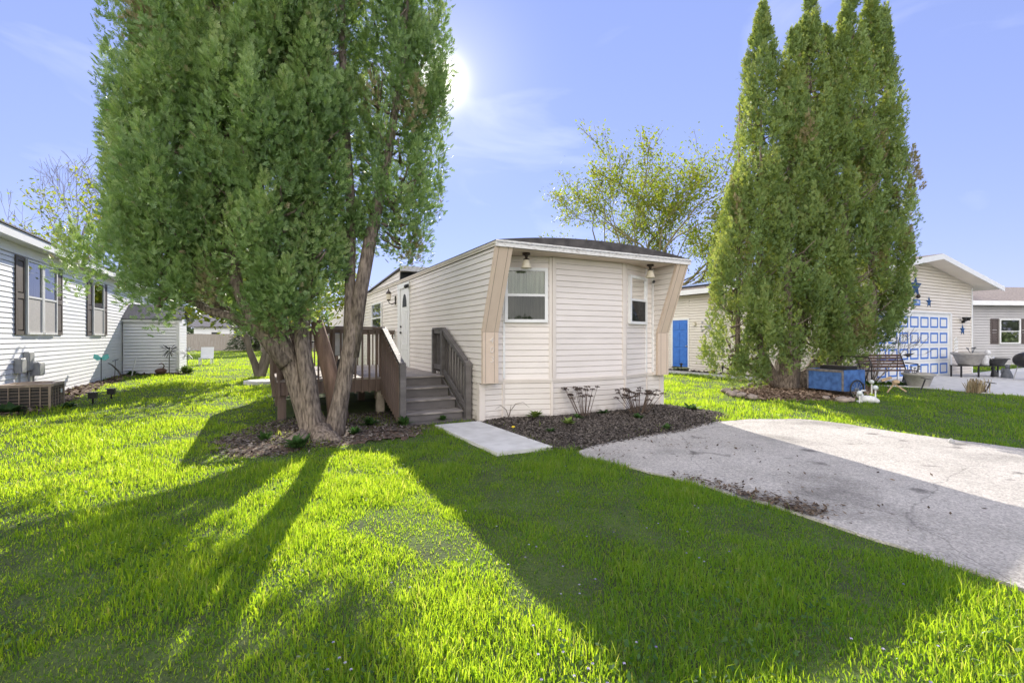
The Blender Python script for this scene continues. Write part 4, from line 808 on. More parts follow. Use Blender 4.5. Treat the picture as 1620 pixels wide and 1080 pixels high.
# ================================================================== TREES
def frond(nl=5, wid=.10):
    """flat scale-leaf spray along +x: thin diamonds, about 1 long"""
    V, Fc = [], []
    def dia(a, b, w):
        a, b = np.array(a), np.array(b); d = b-a; n_ = np.array([-d[1], d[0], 0])/np.hypot(d[0], d[1]); m_ = a+d*.55; k = len(V)
        V.extend([a, m_-n_*w+[0, 0, .03], b, m_+n_*w-[0, 0, .03]]); Fc.append((k, k+1, k+2, k+3))
    dia((0, 0, 0), (1, 0, -.06), wid*.75)
    for k in range(nl):
        t = .12+.72*k/nl; L = .50*(1-.55*t); an = .72-.2*t
        for s in (-1, 1): dia((t, 0, -.02), (t+L*math.cos(an), s*L*math.sin(an), .03-.10*t), wid*(.85-.3*t))
    return np.array(V), np.array(Fc)
def rotmats(d, roll):
    """rows: x axis = d, with random roll"""
    d = d/np.linalg.norm(d, axis=1, keepdims=True); up = np.tile([0, 0, 1.], (len(d), 1)); s = np.cross(up, d); ln = np.linalg.norm(s, axis=1, keepdims=True); s = np.where(ln < 1e-3, [1., 0, 0], s/np.maximum(ln, 1e-3))
    t = np.cross(d, s); c, sn = np.cos(roll)[:, None], np.sin(roll)[:, None]; y = s*c+t*sn; z = -s*sn+t*c
    return np.stack([d, y, z], 1)
def rotmats2(d, nrm):
    """rows: x axis = d, z axis as near nrm as it can be"""
    d = d/np.linalg.norm(d, axis=1, keepdims=True); z = nrm-d*np.sum(nrm*d, 1, keepdims=True); z /= np.maximum(np.linalg.norm(z, axis=1, keepdims=True), 1e-4)
    return np.stack([d, np.cross(z, d), z], 1)
def place(tv, tf, pos, d, size, roll, rnd):
    Rm = rotmats(d, roll) if roll.ndim == 1 else rotmats2(d, roll); v = np.einsum('vk,nkj->nvj', tv, Rm)*size[:, None, None]+pos[:, None, :]; n_ = len(pos)
    f = tf[None]+(np.arange(n_)*len(tv))[:, None, None]; return v.reshape(-1, 3), f.reshape(-1, tf.shape[1]), np.repeat(rnd, len(tf))
def col_r(t, rmax, b=.10, top=.42):
    return rmax*np.minimum(1, np.sqrt(np.clip(t/b, 0.02, None)))*(1-np.clip((t-top)/(1-top), 0, 1)**1.7*.95)
def cedar_crown(parent, cols, m, seed, ncl, nsp, size, clump, tmpl, airy=None, inner='barkgrey', droop=0.0, elong=1.3):
    """columns of clumps of sprays. cols: (base xyz, tip xyz, rmax, weight, airy)"""
    rs = np.random.RandomState(seed); A = np.array([max(.05, c[3]) * np.linalg.norm(np.subtract(c[1], c[0]))*c[2] for c in cols]); A /= A.sum(); Vs, Fs, Rs, off = [], [], [], 0
    tw = MB()
    for ci, (b, tp, rm, wgt, air) in enumerate(cols):
        b, tp = np.array(b, float), np.array(tp, float); k = int(ncl*A[ci]); t = rs.rand(k)**.9; th = rs.uniform(0, 6.283, k)
        lump = np.array([mnoise.noise(Vector((math.cos(q)*1.3+ci*7, math.sin(q)*1.3, tt*np.linalg.norm(tp-b)*.75))) for q, tt in zip(th, t)])
        lump2 = np.array([mnoise.noise(Vector((math.cos(q)*3+ci*5, math.sin(q)*3, tt*np.linalg.norm(tp-b)*2.1))) for q, tt in zip(th, t)])
        depth = rs.uniform(.74, 1.0, k); depth[rs.rand(k) < .14] *= .6
        rr = col_r(t, rm)*(1+.50*lump+.22*lump2)*depth
        c = b+(tp-b)*t[:, None]+np.c_[np.cos(th)*rr, np.sin(th)*rr, rs.normal(0, .05, k)]
        keepc = (lump2 > -.10-.15*rs.rand(k)) if not air else (lump2+.5*lump > -.12-.25*rs.rand(k)); c, th, t = c[keepc], th[keepc], t[keepc]; k = len(c)
        cs = clump*rs.uniform(.65, 1.35, k)*(.45+.55*np.minimum(1, (1-t)/.25)); hue = rs.rand(k)
        ns = np.maximum(4, (nsp*rs.uniform(.6, 1.3, k)*(.55 if air else 1)).astype(int)); idx = np.repeat(np.arange(k), ns); n_ = len(idx)
        g_ = rs.normal(0, 1, (n_, 3)); g_ /= np.linalg.norm(g_, axis=1, keepdims=True); g_ *= np.where(rs.rand(n_, 1) < .8, rs.uniform(.78, 1.08, (n_, 1)), rs.rand(n_, 1))
        o_ = np.c_[np.cos(th), np.sin(th), np.zeros(k)][idx]
        gz = g_[:, 2:3]; wd = np.clip(1.05-.55*(gz+.6), .28, 1.1)       # each clump is a flame: full low down, drawn to a tip that leans out
        pos = c[idx]+np.c_[g_[:, :2]*wd, gz*elong]*cs[idx][:, None]*(1+.12*rs.normal(0, 1, (n_, 1)))+o_*(gz*cs[idx][:, None]*.35)
        gu = g_/np.maximum(np.linalg.norm(g_, axis=1, keepdims=True), 1e-3)
        d = gu*.6+o_*.3+[0, 0, .75-droop]+rs.normal(0, .38, (n_, 3)); nrm = gu+o_*.25+[0, 0, .15]+rs.normal(0, .42, (n_, 3))
        sz = size*rs.uniform(.6, 1.35, n_)
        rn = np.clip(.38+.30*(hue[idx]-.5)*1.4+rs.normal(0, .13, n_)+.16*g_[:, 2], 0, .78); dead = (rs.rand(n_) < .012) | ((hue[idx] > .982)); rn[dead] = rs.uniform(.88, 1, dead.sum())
        v, f, r = place(tmpl[0], tmpl[1], pos, d, sz, nrm, rn)
        Vs.append(v); Fs.append(f+off); Rs.append(r); off += len(v)
        # twiggy inside limbs
        for q in range(int(46 if not air else 30)):
            tt = rs.rand()*.9; p0 = b+(tp-b)*tt; a = rs.uniform(0, 6.28); L = col_r(np.array([tt]), rm)[0]*rs.uniform(.6, 1.0)
            tw.tube([p0, p0+np.array([math.cos(a)*L*.5, math.sin(a)*L*.5, L*.15]), p0+np.array([math.cos(a)*L, math.sin(a)*L, L*.55])], [.03, .018, .006], 5)
    o = npmesh('crown', np.concatenate(Vs), np.concatenate(Fs), m, parent, np.concatenate(Rs))
    return o, tw, sum(len(f) for f in Fs)
def local_build(mb, name, m, parent, smooth=True):
    mi = parent.matrix_basis.inverted() if False else Matrix.Translation(-Vector(parent.location)); mb.v = [tuple(mi @ Vector(v)) for v in mb.v]; return mb.build(name, m, parent, smooth)
TA, TB = frond(3, .075), frond(2, .11)
# --- the big multi-stemmed cedar at the left of the steps
base = Vector((-2.93, 7.15, 0))
ct = thing('big_cedar', 'largest cedar, dense green crown over a multi-stemmed trunk before the brown deck', 'tree', p=base)
cols = [((-5.5, 7.4, 1.95), (-5.0, 7.4, 9.6), .80, 1.25, 0), ((-4.65, 6.8, 2.05), (-4.30, 6.9, 10.6), .80, 1.1, 0), ((-3.72, 6.8, 1.92), (-3.55, 7.0, 10.8), .70, 1.1, 0),
        ((-4.2, 7.9, 2.1), (-4.1, 8.0, 10.2), .75, .5, 0), ((-2.95, 7.35, 2.3), (-2.85, 7.4, 10.5), .52, .9, 0), ((-3.4, 8.1, 2.3), (-3.2, 8.0, 10), .8, .5, 0),
        ((-1.82, 7.75, 2.85), (-1.77, 7.8, 9.4), .62, 1.4, 1), ((-5.0, 8.2, 2.2), (-4.9, 8.2, 9.0), .75, .4, 0), ((-2.3, 8.0, 3.1), (-2.2, 8.0, 9.5), .7, .45, 1), ((-5.15, 6.95, 1.95), (-4.9, 7.0, 6.5), .62, 1, 0), ((-4.18, 6.6, 2.35), (-3.98, 6.75, 10.2), .36, 1.6, 0), ((-3.25, 6.65, 1.85), (-3.1, 6.75, 10.0), .48, 2.0, 0), ((-2.85, 6.8, 2.0), (-2.75, 6.95, 9.5), .40, 1.7, 0), ((-1.75, 8.1, 3.0), (-1.72, 8.0, 9.4), .50, .9, 1), ((-1.95, 7.45, 2.9), (-1.85, 7.5, 9.6), .45, .6, 1), ((-5.8, 7.9, 2.0), (-5.7, 7.8, 7.5), .5, .4, 0)]
crown, tw, nf = cedar_crown(ct, cols, 'cedar', 3, 1860, 235, .10, .215, TA, elong=1.9); print('CEDAR', nf)
mb = MB()
mb.tube([(-2.93, 7.10, -.1), (-2.95, 7.10, .12), (-3.06, 7.1, .45), (-3.22, 7.08, .95), (-3.40, 7.02, 1.45), (-3.6, 6.95, 2.1), (-3.7, 6.9, 4), (-3.6, 7, 9)], [.31, .215, .15, .142, .138, .11, .07, .02], 26, .28, 1)
mb.tube([(-2.86, 7.02, -.1), (-2.92, 7.0, .3), (-3.0, 6.98, .9), (-3.08, 6.98, 1.4), (-3.12, 7.05, 1.9), (-2.95, 7.25, 3.2), (-2.8, 7.35, 9)], [.18, .135, .112, .105, .09, .06, .02], 20, .2, 4)
mb.tube([(-3.30, 7.04, 1.1), (-3.72, 6.95, 1.7), (-3.98, 6.85, 2.3), (-4.4, 6.9, 5), (-4.4, 6.9, 9.5)], [.15, .12, .10, .06, .02], 16, .18, 8)
mb.tube([(-2.70, 7.15, -.1), (-2.66, 7.16, .2), (-2.56, 7.18, .7), (-2.44, 7.2, 1.35), (-2.405, 7.2, 1.62), (-2.39, 7.22, 1.95)], [.21, .15, .12, .115, .105, .06], 24, .28, 2)
mb.tube([(-2.47, 7.2, 1.25), (-2.455, 7.22, 2.1), (-2.46, 7.3, 3.4), (-2.6, 7.35, 5), (-2.7, 7.4, 9.5)], [.085, .08, .075, .065, .02], 16, .2, 5)
mb.tube([(-2.42, 7.2, 1.2), (-2.30, 7.22, 2.2), (-2.17, 7.3, 3.0), (-1.98, 7.5, 4.2), (-1.75, 7.7, 6), (-1.65, 7.8, 8.6)], [.10, .095, .088, .075, .055, .02], 16, .2, 6)
mb.tube([(-2.75, 7.0, .0), (-2.6, 6.85, .06), (-2.4, 6.72, -.04)], [.16, .10, .05], 12, .2, 9); mb.tube([(-3.0, 6.9, .04), (-3.15, 6.75, -.02), (-3.3, 6.65, -.08)], [.16, .1, .05], 12, .2, 7); mb.tube([(-2.8, 7.0, .10), (-2.72, 6.82, .0), (-2.78, 6.68, -.08)], [.2, .13, .06], 12, .2, 3)
mb.tube([(-3.35, 7.0, 1.50), (-3.6, 6.95, 1.66), (-3.95, 6.9, 1.77), (-4.35, 6.95, 1.86), (-4.8, 7.0, 2.08), (-5.2, 7.1, 2.4), (-5.6, 7.3, 3.0)], [.105, .085, .07, .062, .055, .05, .03], 14, .18, 12)
for (x, y, z0, z1) in ((-5.7, 7.4, 2.6, 8), (-4.3, 8.1, 2.2, 9), (-3.4, 8.1, 2.2, 9), (-5.1, 8.3, 2.2, 8)): mb.tube([(-3.15, 7.15, 1.1), (.5*x-1.6, .5*y+3.6, 1.95), (x, y, z0+.6), (x, y, z1)], [.08, .075, .06, .015], 10, .15)
def merge(a, b):
    k = len(a.v); a.v += b.v; a.f += [tuple(i+k for i in f) for f in b.f]
merge(mb, tw); local_build(mb, 'trunk', 'bark', ct)
mb = MB().tube([(-2.72, 7.5, .2), (-2.80, 7.5, .7), (-2.95, 7.48, 1.3), (-3.06, 7.46, 1.75)], [.16, .13, .115, .09], 14, .2, 15); local_build(mb, 'broken_stem', 'barkred', ct)
# --- the tall arborvitae clump on the right
rt = thing('tall_arborvitae', 'tall clump of pointed arborvitae spires beside the blue garden cart', 'tree', p=(7.62, 13.3, 0))
cols = [((5.95, 13.1, .42), (6.25, 13.0, 6.2), .60, 1, 0), ((6.55, 12.9, .5), (6.83, 13.0, 10.35), .76, 1.2, 0), ((7.35, 12.55, .85), (7.62, 12.9, 9.75), .66, 1.1, 0), ((8.15, 12.9, .75), (8.12, 13.0, 10.75), .66, 1.1, 0),
        ((9.05, 12.75, .95), (9.25, 13.0, 10.9), .74, 1.1, 0), ((9.9, 13.1, 1.3), (9.95, 13.2, 11.0), .76, 1.1, 0), ((10.5, 13.5, 2.2), (10.45, 13.4, 10.6), .58, 1, 0), ((8.62, 12.95, 1.2), (8.68, 13.1, 9.9), .56, 1.1, 0), ((8.4, 14.0, 1.2), (8.5, 13.9, 8), .9, .35, 0), ((6.8, 13.8, .8), (7.1, 13.8, 7.5), .8, .35, 0), ((9.7, 14.1, 1.5), (9.7, 14, 8.3), .9, .4, 0)]
crown, tw, nf = cedar_crown(rt, cols, 'arbor', 11, 2100, 120, .115, .215, TB, droop=-.2, elong=2.0); print('ARBOR', nf)
mb = MB()
mb.tube([(7.62, 13.3, -.1), (7.62, 13.3, .2), (7.7, 13.3, .8), (7.95, 13.2, 1.8), (8.1, 13.1, 6), (8.1, 13, 10)], [.42, .36, .30, .22, .12, .02], 20, .2, 21)
for x, y, z, r_ in ((6.2, 13.1, .9, .07), (6.75, 13.0, 1.2, .10), (7.4, 12.8, 1.5, .12), (9.0, 12.9, 1.8, .13), (9.9, 13.1, 2.0, .12), (10.5, 13.4, 2.8, .09)):
    mb.tube([(7.6+.1*(x-7.6), 13.25, .10), (7.6+.45*(x-7.6), 13.2, .35+.1*z), (x, y, z), (x+.05, y, z+7)], [.16, r_*1.2, r_, .015], 12, .18, int(x*10))
merge(mb, tw); local_build(mb, 'trunk', 'bark', rt)
# --- broad-leaved trees
def grow(mb, rs, p, d, L, r, lev, tips, spread, up, kids=(2, 3), minr=.006, n=7, shrink=.72):
    p = np.array(p, float); d = np.array(d, float); d /= np.linalg.norm(d); pts, rad = [p], [r]
    for k in range(3):
        d = d+rs.normal(0, .13, 3)+[0, 0, up*.12]; d /= np.linalg.norm(d); p = p+d*L/3; pts.append(p); rad.append(max(minr, r*(1-.13*(k+1))))
        if lev <= 2: tips.append((p, d))
    mb.tube(pts, rad, max(4, n), caps=False)
    if lev == 0: return
    for k in range(rs.randint(kids[0], kids[1]+1)):
        q = rs.normal(0, 1, 3); q -= d*(q@d); q /= np.linalg.norm(q); nd = d+q*spread*rs.uniform(.6, 1.3)+[0, 0, up*.3]
        st = pts[-1] if k < 2 else pts[rs.randint(1, 3)]; grow(mb, rs, st, nd, L*rs.uniform(shrink-.1, shrink+.1), rad[-1]*(.82 if k == 0 else .6), lev-1, tips, spread, up, kids, minr, n-1, shrink)
def broadleaf(name, label, p, stems, L, lev, spread, up, leafm, nleaf, lsize, bark, seed, scat=.3, kids=(2, 3), shrink=.74, minr=.008, group=None):
    """stems: list of (direction, radius, length factor)"""
    t = thing(name, label, 'tree', p=p, group=group); rs = np.random.RandomState(seed); mb = MB(); tips = []
    for d, r, k in stems: grow(mb, rs, (d[0]*.1, d[1]*.1, -.1), d, L*k, r, lev, tips, spread, up, kids, minr, 9, shrink)
    mb.build('trunk', bark, t, True)
    if nleaf:
        tp = np.array([q for q, _ in tips]); i = rs.randint(0, len(tp), nleaf); c = tp[i]+rs.normal(0, scat, (nleaf, 3)); v, f = leafset(c[:, 0], c[:, 1], c[:, 2], lsize, rs, .55, .9)
        npmesh('crown', v, f, leafm, t, rs.rand(nleaf), local=False)
    return t
broadleaf('spring_maple', 'multi-stemmed tree with fresh yellow-green leaves rising behind the mobile home', (12.3, 42, 0),
          [((-.50, 0, 1), .32, 1.0), ((-.18, .2, 1), .34, 1.1), ((.08, -.1, 1), .32, 1.05), ((.42, .1, 1), .36, 1.15), ((.75, -.2, .9), .3, 1.0), ((.25, .3, 1), .26, 1)], 5.3, 5, .55, .25, 'spring', 28000, .11, 'barkmoss', 12, .42, minr=.018)
broadleaf('spring_maple', 'leaning mossy tree with sparse young leaves between the mobile home and the arborvitae', (14.2, 38, 0), [((.35, .1, 1), .3, 1.0), ((-.1, .2, 1), .24, .9)], 4.4, 4, .6, .25, 'spring', 5000, .11, 'barkmoss', 8, .3)
broadleaf('bare_tree', 'leafless dark tree rising over the roof of the white house', (-27.5, 26.5, 0), [((-.3, 0, 1), .13, 1), ((.05, .1, 1), .15, 1.1), ((.4, 0, 1), .13, 1.05), ((-.6, .1, 1), .10, .95)], 3.4, 6, .5, .25, 'spring', 0, .1, 'barkgrey', 14, kids=(2, 3), minr=.007)
broadleaf('leafing_tree', 'half-leafed yellow-green tree behind the end of the white house', (-22.5, 26, 0), [((.2, 0, 1), .16, 1.05), ((-.2, .2, 1), .13, 1), ((.5, 0, 1), .13, .95)], 3.2, 5, .55, .22, 'spring', 3600, .085, 'barkgrey', 17, .28)
broadleaf('leafing_tree', 'small three-stemmed tree with low yellow-green leaves beside the deck on the back lawn', gr(412, 596), [((-.28, 0, 1), .15, 1), ((.05, .1, 1), .17, 1), ((.3, .0, 1), .12, 1)], 1.7, 4, .75, .12, 'spring', 9000, .075, 'barkgrey', 19, .3)
broadleaf('budding_tree', 'pinkish budding tree showing over the roof of the grey house', (39.5, 40, 0), [((-.5, 0, 1), .16, 1.0), ((.1, .1, 1), .16, 1), ((.6, 0, 1), .16, 1)], 2.25, 4, .7, .05, 'pinkleaf', 2600, .13, 'barkgrey', 23, .3)
broadleaf('leafing_tree', 'leafy tree at the far side of the back lawn by the pale fence', (-24.5, 47, 0), [((-.2, 0, 1), .2, 1), ((.25, .1, 1), .2, 1)], 2.6, 4, .6, .15, 'spring', 6000, .16, 'barkgrey', 29, .4)
def conifer(label, p, h, r, seed):
    t = thing('far_conifer', label, 'tree', p=p); rs = np.random.RandomState(seed); n_ = 1700; tt = rs.rand(n_)**1.3; a = rs.uniform(0, 6.28, n_); rr = r*(1-tt)*rs.uniform(.55, 1.05, n_)
    pos = np.c_[np.cos(a)*rr, np.sin(a)*rr, .3+tt*h]; d = np.c_[np.cos(a), np.sin(a), -.1+rs.normal(0, .2, n_)]; v, f, q = place(TB[0], TB[1], pos, d, np.full(n_, .55)*rs.uniform(.6, 1.2, n_), rs.uniform(-.4, .4, n_), rs.rand(n_)*.7)
    npmesh('crown', v, f, 'farleaf', t, q, local=False); MB().tube([(0, 0, -.1), (0, 0, h)], [.16, .03], 8).build('trunk', 'barkgrey', t)
conifer('rounded dark conifer before the pale fence on the far lawn', (-27.5, 50, 0), 4.2, 2.0, 1); conifer('pointed grey-green conifer at the right of the far fence', (-23.6, 49, 0), 4.6, 1.5, 2)
# --- far side of the lawns
fe = thing('back_fence', 'long pale wooden fence along the far end of the back lawn', 'fence', p=(-20, 53, 0), rot=R(8))
mb = MB()
for k in range(130): mb.box(-20+k*.305, -20+k*.305+.29, -.012, .012, .03, 1.83+.02*math.sin(k*7))
mb.build('boards', 'fencewood', fe); MB().box(-20, 19.7, .013, .06, .4, .5).box(-20, 19.7, .013, .06, 1.4, 1.5).build('fence_rail', 'fencewood', fe)
def farhouse(label, p, rot, w, d, h, m, rm, wins):
    t = thing('far_house', label, 'house', p=p, rot=rot); mb = MB(); siding(mb, (-w/2, 0), (1, 0), (0, -1), 0, h, 0, w, e=.25); mb.box(-w/2, w/2, .03, d, 0, h)
    for x in (-w/2, w/2): mb.face((x, .03, h), (x, d, h), (x, d/2, h+d*.22))
    mb.build('wall', m, t); MB().prism([(-.5, h-.1), (-.5, h+.02), (d/2, h+d*.25), (d+.5, h+.02), (d+.5, h-.1), (d/2, h+d*.25-.12)], lambda q: (-w/2-.4, q[0], q[1]), lambda q: (w/2+.4, q[0], q[1])).build('roof', rm, t)
    for x in wins:
        wd = MB().box(x-.55, x+.55, -.06, -.016, .9, 2.2).build('window', 'white', t); MB().box(x-.45, x+.45, -.07, -.0605, 1.0, 2.1).build('pane', 'darkroom', wd)
farhouse('pale grey house behind the far fence, left of the conifers', (-33, 60, 0), R(8), 13, 7, 2.8, 'whitevinyl', 'shingle', (-4, 0, 4)); farhouse('low white house behind the far fence, seen past the deck', (-14, 62, 0), R(12), 14, 7, 2.7, 'garvinyl', 'shingle', (-4, 1, 5))
# a far wood closing the view
rs = np.random.RandomState(77); n_ = 64000; a = rs.uniform(-math.pi, math.pi, n_); rr = rs.uniform(95, 135, n_); hh = np.array([6.5+3.5*mnoise.noise(Vector((q*9, 1, 0)))+1.5*mnoise.noise(Vector((q*30, 4, 0))) for q in a]); c = np.c_[np.sin(a)*rr, np.cos(a)*rr, hh*rs.rand(n_)]
v, f = leafset(c[:, 0], c[:, 1], c[:, 2], .55, rs, .6, .8); tag(npmesh('far_woods', v, f, 'farleaf', rnd=rs.rand(n_)), 'hazy line of far trees beyond the last houses', 'woods', kind='stuff')
# ================================================================== PLANTS AND GARDEN THINGS
def hosta(label, p, n_, r, seed, m='hosta', name='hosta', cat='plant', group=None, up=.75):
    t = thing(name, label, cat, p=p, group=group); rs = np.random.RandomState(seed); V, Fc = [], []
    for k in range(n_):
        a = rs.uniform(0, 6.28); L = r*rs.uniform(.6, 1.15); el = rs.uniform(.35, 1.35)*up; w = L*rs.uniform(.14, .22); dx, dy = math.cos(a), math.sin(a); b = rs.normal(0, r*.12, 2); ps = []
        for s in (0, .3, .65, 1): h = L*s*math.sin(el)-L*s*s*.22; q = L*s*math.cos(el); ps.append((b[0]+dx*q, b[1]+dy*q, h+.01))
        ws = (w*.25, w, w*.85, w*.05); i = len(V)
        for pp, ww in zip(ps, ws): V += [(pp[0]-dy*ww, pp[1]+dx*ww, pp[2]+.2*ww), (pp[0]+dy*ww, pp[1]-dx*ww, pp[2]+.2*ww)]
        for s in range(3): Fc.append((i+2*s, i+2*s+1, i+2*s+3, i+2*s+2))
    npmesh('leaves', V, Fc, m, t, np.repeat(rs.rand(n_), 3), local=False); return t
def up(p, z): return Vector((p[0], p[1], z))
BZ = .09
hosta('bright green hosta at the left of the front bed, nearest the white wall', up(gr(846, 668), BZ), 34, .20, 1, group='hostas sprouting in the front bed'); hosta('bright green hosta standing forward in the mulch, furthest from the wall', up(gr(899, 679), BZ), 34, .17, 2, group='hostas sprouting in the front bed')
hosta('low green sprout at the right edge of the front bed by the driveway', up(gr(1056, 682), BZ*.4), 24, .13, 3, 'weed'); hosta('tuft of green blades at the right end of the mulch bed', up(gr(1093, 652), .03), 40, .22, 4, 'weed')
for k, (px, py, r_, lb) in enumerate(((1010, 668, .14, 'small dark green plant under the brown flower heads'), (915, 668, .13, 'small green clump left of the dried stems, close to the skirting'), (955, 660, .15, 'small green clump at the foot of the dried sedum'), (870, 690, .1, 'tiny seedling patch at the front of the mulch'))):
    hosta(lb, up(gr(px, py), BZ*.7), 30, r_, 30+k, 'weed', 'garden_plant')
def sedum(label, p, n_, h, sprd, seed):
    t = thing('dried_sedum', label, 'plant', p=p); rs = np.random.RandomState(seed); mb = MB(); V, Fc = [], []
    for k in range(n_):
        a = rs.uniform(0, 6.28); q = sprd*rs.rand()**.6; x, y = q*math.cos(a), q*math.sin(a)*.6; hh = h*rs.uniform(.6, 1.05); mb.tube([(x*.35, y*.35, 0), (x*.7, y*.7, hh*.55), (x, y, hh)], [.006, .005, .004], 5)
        m_ = 60; aa = rs.uniform(0, 6.28, m_); rr = .052*np.sqrt(rs.rand(m_))*rs.uniform(.8, 1.3); v, f = leafset(x+np.cos(aa)*rr, y+np.sin(aa)*rr, hh+.018-rr*.35+rs.normal(0, .006, m_), .011, rs, .8, .6); i = len(V)
        V += [tuple(q_) for q_ in v]; Fc += [tuple(int(z)+i for z in q_) for q_ in f]
    mb.build('stems', 'drystempl' if 'drystempl' in M else M.setdefault('drystempl', mat('dry_stem', (.14, .10, .075), scale=20, rough=.9)), t); npmesh('flower_heads', V, Fc, 'drystem', t, rs.rand(len(Fc)), local=False)
sedum('tall dried brown sedum stems with flat heads before the front wall, left clump', up(gr(925, 665), BZ), 17, .50, .42, 5); sedum('dense reddish dried sedum clump before the right front window', up(gr(1010, 660), BZ), 34, .42, .50, 6)
t = thing('arching_stem', 'arching bare grey stem with two drooping ends by the left front corner', 'plant', p=up(gr(805, 668), BZ))
MB().tube([(0, 0, 0), (.03, -.02, .12), (.12, -.04, .24), (.25, -.05, .27), (.36, -.06, .18)], [.008, .007, .006, .004, .002], 5).tube([(0, 0, 0), (-.05, 0, .14), (-.14, -.02, .21), (-.24, -.04, .15)], [.008, .007, .005, .002], 5).tube([(0, 0, 0), (.02, .02, .1), (.04, .03, .22)], [.008, .006, .003], 5).build('stem', 'barkgrey', t)
t = thing('dandelion', 'small yellow flower at the edge of the mulch by the walkway', 'flower', p=up(gr(812, 686), .05)); MB().blob((0, 0, .06), .028, .028, .015, 1, .1).build('petals', 'yellow', t); MB().tube([(0, 0, 0), (0, 0, .05)], .004, 5).build('stem', 'weedstem' if 'weedstem' in M else M.setdefault('weedstem', mat('green_stem', (.06, .13, .03))), t)
rs = np.random.RandomState(61)
for k, (px, py, r_, lb) in enumerate(((470, 712, .22, 'broad weed tuft on the bare soil at the front of the cedar trunk'), (418, 700, .16, 'small weed tuft on bare soil left of the cedar trunk'), (585, 676, .2, 'weed tuft in the soil under the front of the deck'), (640, 676, .2, 'weed tuft at the foot of the stair newel post'), (700, 668, .12, 'grass tuft at the edge of the bottom step'), (560, 690, .15, 'weed tuft at the right of the cedar roots'))):
    hosta(lb, up(gr(px, py), .03), 46, r_, 70+k, 'weed', 'weed_tuft', 'weed', up=1.0)
hosta('broad leafy green plant before the air conditioner', loc(-7.75, 5.25, 0), 70, .30, 81, 'weed', 'garden_plant'); hosta('yellow-green iris clump at the sunlit corner of the shed', loc(-6.15, 16.0, 0), 70, .42, 82, 'hosta', 'garden_plant', up=1.15); hosta('green tuft under the shed wall, in the corner by the white house', loc(-7.9, 15.85, 0), 60, .30, 83, 'weed', 'garden_plant'); hosta('low green weeds beside the right of the air conditioner', loc(-7.0, 5.6, 0), 60, .22, 84, 'weed', 'garden_plant')
for k in range(7): hosta('leafy green hosta in the row along the patio before the bench', gr(1372+k*9, 609.5+k*.2), 34, .22, 90+k, 'weed', group='row of hostas along the patio')
for k in range(4): hosta('low green plant in the border below the blue door wall', loc(12.8, 9.5-k*1.9, .02), 30, .22, 100+k, 'weed', 'garden_plant', group='low plants below the blue door')
# --- shrub and dry grass
t = thing('bare_shrub', 'leafless many-stemmed shrub between the arborvitae and the garage door', 'shrub', p=gr(1376, 608.5)); rs = np.random.RandomState(5); mb = MB(); tips = []
for k in range(15): a = rs.uniform(0, 6.28); grow(mb, rs, (.1*math.cos(a), .1*math.sin(a), 0), (math.cos(a)*.45+.15, math.sin(a)*.4, 1), .75, .014, 3, tips, .5, .2, (2, 2), .004, 5, .72)
mb.build('branches', 'barkgrey', t)
def drygrass(label, p, n_, h, r, seed):
    t = thing('dry_grass_clump', label, 'plant', p=p); rs = np.random.RandomState(seed); V, Fc = [], []
    for k in range(n_):
        a = rs.uniform(0, 6.28); x, y = r*.4*rs.normal(), r*.4*rs.normal(); hh = h*rs.uniform(.5, 1.1); le = rs.normal(0, .25)*hh; i = len(V); w = .012; ca, sa = math.cos(a)*w, math.sin(a)*w; lx, ly = math.cos(a*3)*le, math.sin(a*3)*le
        V += [(x-ca, y-sa, 0), (x+ca, y+sa, 0), (x+lx+ca*.7, y+ly+sa*.7, hh), (x+lx-ca*.7, y+ly-sa*.7, hh)]; Fc.append((i, i+1, i+2, i+3))
    npmesh('blades', V, Fc, 'drygrass', t, rs.rand(n_), local=False)
drygrass('dry tan ornamental grass clump at the edge of the patio', gr(1544, 621), 160, .36, .26, 3)
# --- rocks round the mulch ring
rs = np.random.RandomState(8)
rock_spots = [(1150, 622, .13), (1160, 618, .10), (1158, 627, .12), (1172, 629, .13), (1178, 616, .09), (1190, 612, .11), (1200, 609, .12), (1213, 606, .10), (1190, 632, .12), (1165, 623, .09), (1275, 611, .15), (1290, 607, .13), (1315, 625, .15), (1306, 633, .10), (1333, 637, .13), (1345, 636, .10), (1268, 606, .10)]
desc = ['round tan rock at the left tip of the mulch ring', 'small brown rock behind the left tip of the mulch ring', 'flat tan rock at the lower left of the mulch ring', 'large low rock at the front left of the mulch ring', 'small grey rock at the back left of the ring', 'tan rock in the back row of the ring', 'broad rock in the back row, left of the trunk', 'small rock in the back row nearest the trunk', 'flat front rock before the mulch ring', 'little rock inside the left tip of the ring', 'big tan rock right of the arborvitae trunk', 'tan rock behind the cart wheel', 'upright grey rock under the blue cart', 'small white rock before the cart', 'flat grey slate before the right cart wheel', 'small slate by the plaster rabbit', 'small rock half hidden behind the arborvitae trunk']
for k, ((px, py, r_), lb) in enumerate(zip(rock_spots, desc)):
    p = gr(px, py); t = MB().blob((0, 0, r_*.35), r_*1.15, r_*.9, r_*(1.3 if k == 12 else .62), k, .45, 2, 1.3).build('garden_rock', 'rock', None, True); t.location = up(p, .02); t.rotation_euler = (0, 0, k*1.3); tag(t, lb, 'rock', 'rocks around the mulch ring')
